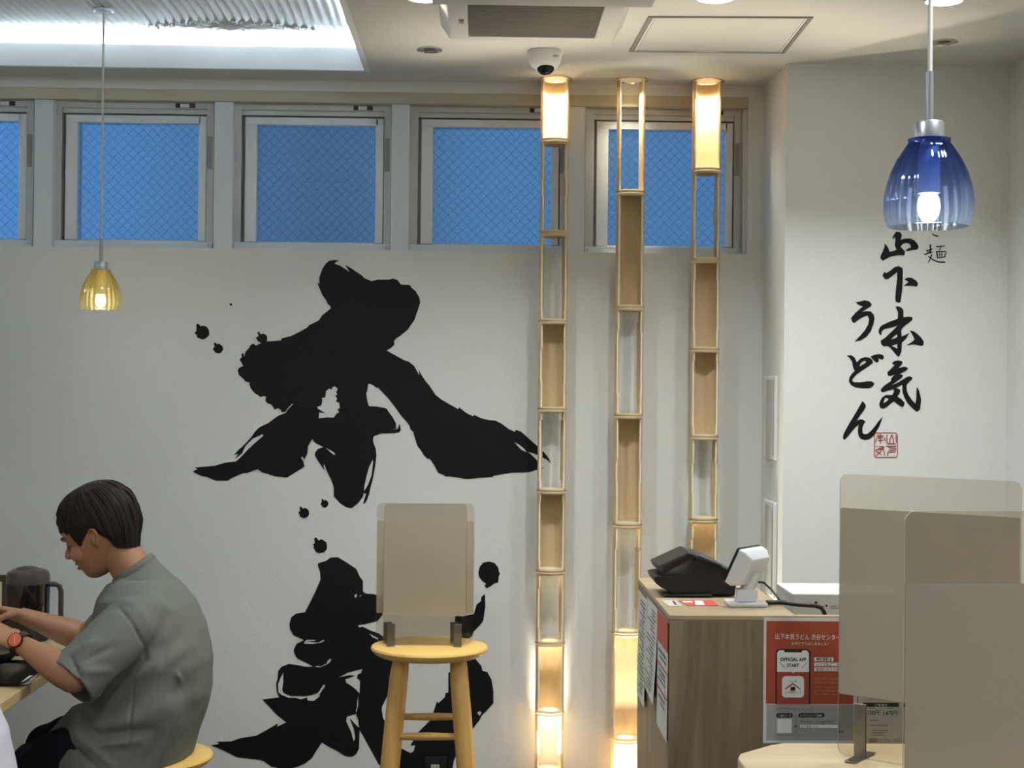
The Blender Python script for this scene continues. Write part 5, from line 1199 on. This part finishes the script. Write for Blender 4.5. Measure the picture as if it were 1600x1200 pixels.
# shirt: trunk + sleeves fused, then folds pressed in
def shirt_mesh():
    mb = MB(); Y_ = (0, 1, 0)
    def rg(bx, by, fx, fy): return pp_((bx + fx) / 2, (by + fy) / 2), math.hypot(bx - fx, by - fy) / 2 * KX
    RG = [((236, 864), (176, 905), 0.064), ((243, 873), (181, 914), 0.068), ((258, 882), (172, 925), 0.105), ((275, 895), (160, 950), 0.170), ((297, 922), (152, 985), 0.205), ((316, 962), (147, 1020), 0.222), ((327, 1005), (143, 1055), 0.226),
          ((326, 1045), (138, 1088), 0.226), ((318, 1088), (134, 1118), 0.226), ((308, 1130), (128, 1145), 0.226), ((301, 1165), (96, 1160), 0.234), ((298, 1200), (70, 1172), 0.244), ((296, 1224), (66, 1186), 0.246)]
    cs, rr, wy = [], [], []
    for b, f, w in RG:
        c, r = rg(*b, *f); cs.append(c); rr.append(r); wy.append(w)
    mb.tube(cs, rr, 56, ry=wy, side=Y_)
    for s, (sh, el, wr) in ARMS.items():
        sg = -1 if s == 'L' else 1
        a = pp_(208, 978, 0.165 * sg); e = pp_(110, 1068, 0.290 * sg) if s == 'L' else pp_(156, 990, 0.225 * sg)
        k = 1.0 if s == 'L' else 0.86
        mb.tube([a + Vector((0.05, -sg * 0.06, 0.02)), a, a.lerp(e, 0.35), a.lerp(e, 0.7), e], [0.06, 0.086 * k, 0.088 * k, 0.083 * k, 0.078 * k], 36, ry=[0.07, 0.088 * k, 0.086 * k, 0.080 * k, 0.076 * k])
    return mb
me = fuse(shirt_mesh(), 'shirt', 0.0046, 7)
def seg_d(p, a, b):
    ab = (b[0] - a[0], b[1] - a[1]); t = max(0, min(1, ((p[0] - a[0]) * ab[0] + (p[1] - a[1]) * ab[1]) / (ab[0] ** 2 + ab[1] ** 2)))
    return math.hypot(p[0] - a[0] - ab[0] * t, p[1] - a[1] - ab[1] * t), t
# folds as pixel polylines on his near side: (a, b, width px, depth mm; minus = groove)
FOLDS = [((228, 1032), (168, 1082), 7, -9), ((225, 1030), (300, 985), 16, -5), ((215, 1060), (290, 1010), 14, 5), ((165, 1120), (235, 1055), 15, -7), ((150, 1150), (300, 1090), 18, 6), ((130, 1152), (235, 1140), 9, -8), ((140, 1165), (215, 1158), 7, 6),
         ((105, 1160), (150, 1200), 5, -7), ((120, 1150), (180, 1200), 6, 5), ((208, 1065), (200, 1200), 2.2, -3.5), ((185, 948), (205, 972), 3, -3.5), ((205, 972), (228, 1010), 3, -4), ((228, 1010), (228, 1034), 3, -4),
         ((115, 1022), (150, 1000), 5, 6), ((125, 1035), (175, 1010), 6, -5), ((112, 1030), (126, 1058), 5, -6), ((128, 1050), (170, 1048), 7, 4), ((122, 1068), (140, 1092), 2, -2.2), ((103, 1033), (145, 1095), 2.0, -2.5),
         ((170, 955), (205, 940), 6, -3), ((250, 1045), (262, 1015), 5, -4), ((265, 1060), (300, 1120), 20, -4), ((285, 1100), (240, 1190), 12, 5), ((250, 1150), (225, 1200), 8, -5), ((275, 1050), (282, 1066), 4, 4),
         ((205, 925), (285, 960), 10, 3), ((195, 905), (240, 905), 3, -2.5)]
CK = FPX
me.calc_loop_triangles() if hasattr(me, 'calc_loop_triangles') else None
nors = [v.normal.copy() for v in me.vertices]
for v, nr in zip(me.vertices, nors):
    d = v.co - CAM; k = PYc / v.co.y
    q = (v.co - CAM)
    zf = q.dot(CF); px = 800 + FPX * q.dot(CR) / zf; py = 600 - FPX * q.dot(CU) / zf
    off = 0.0
    near = max(0.0, min(1.0, (PYc + 0.05 - v.co.y) / 0.10))
    if near > 0:
        for a, b, w, mm in FOLDS:
            dd, t = seg_d((px, py), a, b)
            if dd < 3 * w: off += mm * 0.0016 * math.exp(-(dd / w) ** 2) * math.sin(math.pi * (0.12 + 0.76 * t))
    off = off * near + 0.0035 * noise.noise(v.co * 9) + 0.0015 * noise.noise(v.co * 26)
    v.co += nr * off
# hollow the cuffs and the hem
for s, (sh, el, wr) in ARMS.items():
    sg = -1 if s == 'L' else 1
    a = pp_(208, 978, 0.165 * sg); e = pp_(110, 1068, 0.290 * sg) if s == 'L' else pp_(156, 990, 0.225 * sg)
    ax = (e - a).normalized(); rad = 0.077 * (1.0 if s == 'L' else 0.86)
    for v in me.vertices:
        r = v.co - e; h = r.dot(ax); q = (r - ax * h).length
        if h > -0.035 and q < rad * 1.2 and h < 0.03:
            f = max(0.0, min(1.0, (rad * 0.90 - q) / (rad * 0.12)))
            v.co -= ax * (0.04 * f)
me.shade_smooth()
shirt = obj('tee_shirt', me, M_SHIRT, diner, 0); shirt['label'] = 'oversized sage grey tee with wide short sleeves'
# ribbed collar
cpt = []
c0_, ax_ = (pp_(240, 874) + pp_(180, 914)) / 2, (pp_(240, 874) - pp_(180, 914))
for k in range(41):
    a = 2 * math.pi * k / 40; cpt.append(c0_ + ax_ * (0.5 * 0.99 * math.cos(a)) + Vector((0, 0.066 * math.sin(a), 0)))
cl = MB().tube(cpt, 0.0042, 10, ry=[0.0115] * 41, side=(HUp * 0.4 + Vector((0.35, 0, 0.8))).normalized(), caps=False).build('collar', M_SHIRT, shirt, 60)
# trousers
def trouser_mesh():
    mb = MB()
    mb.tube([pp_(222, 1135), pp_(218, 1155), pp_(216, 1176)], [0.10, 0.122, 0.115], 32, ry=[0.14, 0.17, 0.16], side=(0, 1, 0))
    for s in (-1, 1):
        hip = pp_(228, 1142) + Vector((0, 0.10 * s, 0)); kn = KNEE[s].copy(); an = Vector((kn.x + 0.10, kn.y, 0.13))
        mb.tube([hip, hip.lerp(kn, 0.4), hip.lerp(kn, 0.85), kn], [0.092, 0.090, 0.080, 0.070], 24)
        mb.ball(kn, 0.073, 0.070, 0.072)
        mb.tube([kn, kn.lerp(an, 0.3), kn.lerp(an, 0.7), an], [0.070, 0.070, 0.064, 0.060], 20)
    return mb
me = fuse(trouser_mesh(), 'trousers', 0.007, 5)
for v in me.vertices: v.co += v.normal * (0.004 * noise.noise(v.co * 12))
me.shade_smooth(); obj('trousers', me, M_TROU, diner, 0)
for s in (-1, 1):
    kn = KNEE[s].copy(); an = Vector((kn.x + 0.10, kn.y, 0.09))
    m_ = MB(); m_.tube([an + Vector((0.07, 0, -0.05)), an + Vector((0.0, 0, -0.046)), an + Vector((-0.10, 0, -0.052)), an + Vector((-0.185, 0, -0.060))], [0.040, 0.048, 0.048, 0.032], 20, ry=[0.038, 0.043, 0.036, 0.028])
    m_.build('shoe', mat('dark_shoe', (34, 32, 32), 0.6), diner, 60)
# wristwatch on the near wrist
sh, el, wr = ARMS['L']; ax = (wr - el).normalized(); wc = el.lerp(wr, 0.985)
dn = (Vector((-0.10, -0.92, 0.40)) - ax * Vector((-0.10, -0.92, 0.40)).dot(ax)).normalized(); sd = ax.cross(dn)
strap = MB(); rr0 = 0.0285; n_ = 48; vs = []
for k in range(n_):
    a = 2 * math.pi * k / n_
    for (r, h) in ((rr0, -0.009), (rr0 + 0.0032, -0.009), (rr0 + 0.0032, 0.009), (rr0, 0.009)):
        vs.append(wc + dn * (r * math.cos(a)) + sd * (r * 1.06 * math.sin(a)) + ax * h)
strap.quad_add(vs, [(k * 4 + j, k * 4 + (j + 1) % 4, ((k + 1) % n_) * 4 + (j + 1) % 4, ((k + 1) % n_) * 4 + j) for k in range(n_) for j in range(4)])
M_STRAP = mat('dark_leather', (38, 26, 22), 0.5)
ws = strap.build('wristwatch', M_STRAP, diner, 40); ws['label'] = 'wristwatch with an orange dial and a dark strap'
ctr = wc + dn * (rr0 + 0.002)
def disc(r, h0, h1, m, name, par): return MB().tube([ctr + dn * h0, ctr + dn * h1], [r, r * 0.97], 40).build(name, m, par, 40)
disc(0.0205, 0, 0.007, mat('dark_bronze', (58, 40, 32), 0.3, 0.8), 'watch_case', ws)
dl_ = disc(0.0178, 0.0071, 0.0076, mat('orange_dial', (206, 92, 48), 0.35), 'dial', ws)
hb_ = MB(); u_ = (sd * 0.75 + ax * 0.66).normalized(); v_ = dn.cross(u_)
b0 = ctr + dn * 0.0078; hb_.prism([b0 - u_ * 0.012 - v_ * 0.0006, b0 + u_ * 0.012 - v_ * 0.0006, b0 + u_ * 0.012 + v_ * 0.0006, b0 - u_ * 0.012 + v_ * 0.0006], dn * 0.0004)
hb_.build('watch_hand', mat('pale_gold', (226, 190, 140), 0.3, 0.5), ws, 0)
# chopsticks held in the far hand
hw_ = ARMS['R'][2]
for k, lb in ((0, 'upper dark chopstick held in the far hand'), (1, 'lower dark chopstick held in the far hand')):
    a = hw_ + Vector((-0.085, -0.035, -0.015 - 0.010 * k)); d = Vector((-0.72, -0.32, -0.30 + 0.05 * k)).normalized()
    tag(MB().tube([a - d * 0.06, a + d * 0.17], [0.0036, 0.0018], 10).build('chopstick', mat('dark_chopstick', (52, 34, 26), 0.4), None, 40), lb, 'chopstick', 'chopsticks in the far hand')
# seat of the diner
stool('dining_stool', 'low pine stool under the seated diner in the grey tee', 'stool', pp_(230, 1180).x + 0.005, PYc, 0.455, 0.18, M_PINE_TOP, M_PINE, 0.03)
# ================================================================== neighbour at the next table, only a shoulder in view
M_SHIRTW = mat('white_shirt_cloth', (206, 206, 218), 0.9, bump=0.08, bscale=420, spec=0.15)
dx_, dy_, dz_ = -0.145, -1.37, 0.0
nb = copy_tree(diner); nb.location = Vector((dx_, dy_, dz_))
nb['label'] = 'person in a white tee cut off by the bottom left corner, shoulder in view'
for ch in [q for q in bpy.data.objects if q.parent == nb]:
    if ch.name.startswith('tee_shirt'):
        ch.data = ch.data.copy(); ch.data.materials.clear(); ch.data.materials.append(M_SHIRTW); ch['label'] = 'loose white tee'
        for c2 in [q for q in bpy.data.objects if q.parent == ch]:
            c2.data = c2.data.copy(); c2.data.materials.clear(); c2.data.materials.append(M_SHIRTW)
    if ch.name.startswith('wristwatch'):
        for c2 in [q for q in bpy.data.objects if q.parent == ch]:
            for c3 in [q for q in bpy.data.objects if q.parent == c2]: bpy.data.objects.remove(c3)
            bpy.data.objects.remove(c2)
        bpy.data.objects.remove(ch)
stool('dining_stool', 'low pine stool under the person in the white tee, below the frame', 'stool', pp_(230, 1180).x + 0.005 + dx_, PYc + dy_, 0.455, 0.18, M_PINE_TOP, M_PINE, 0.03)
t = thing('dining_table', 'pale wooden dining table of the person in white, beyond the bottom left corner', 'dining table', (-1.95, 2.9, 0))
MB().box(-2.6, TXE + dx_ - 0.01, 2.1, 3.40, LZ - 0.030, LZ).build('table_top', M_LT, t, 0, 0.003)
for lx in (-2.52, -2.05):
    for ly in (2.18, 3.32): MB().box(lx - 0.025, lx + 0.025, ly - 0.025, ly + 0.025, 0, LZ - 0.0305).build('leg', M_LT, t, 0, 0.002)
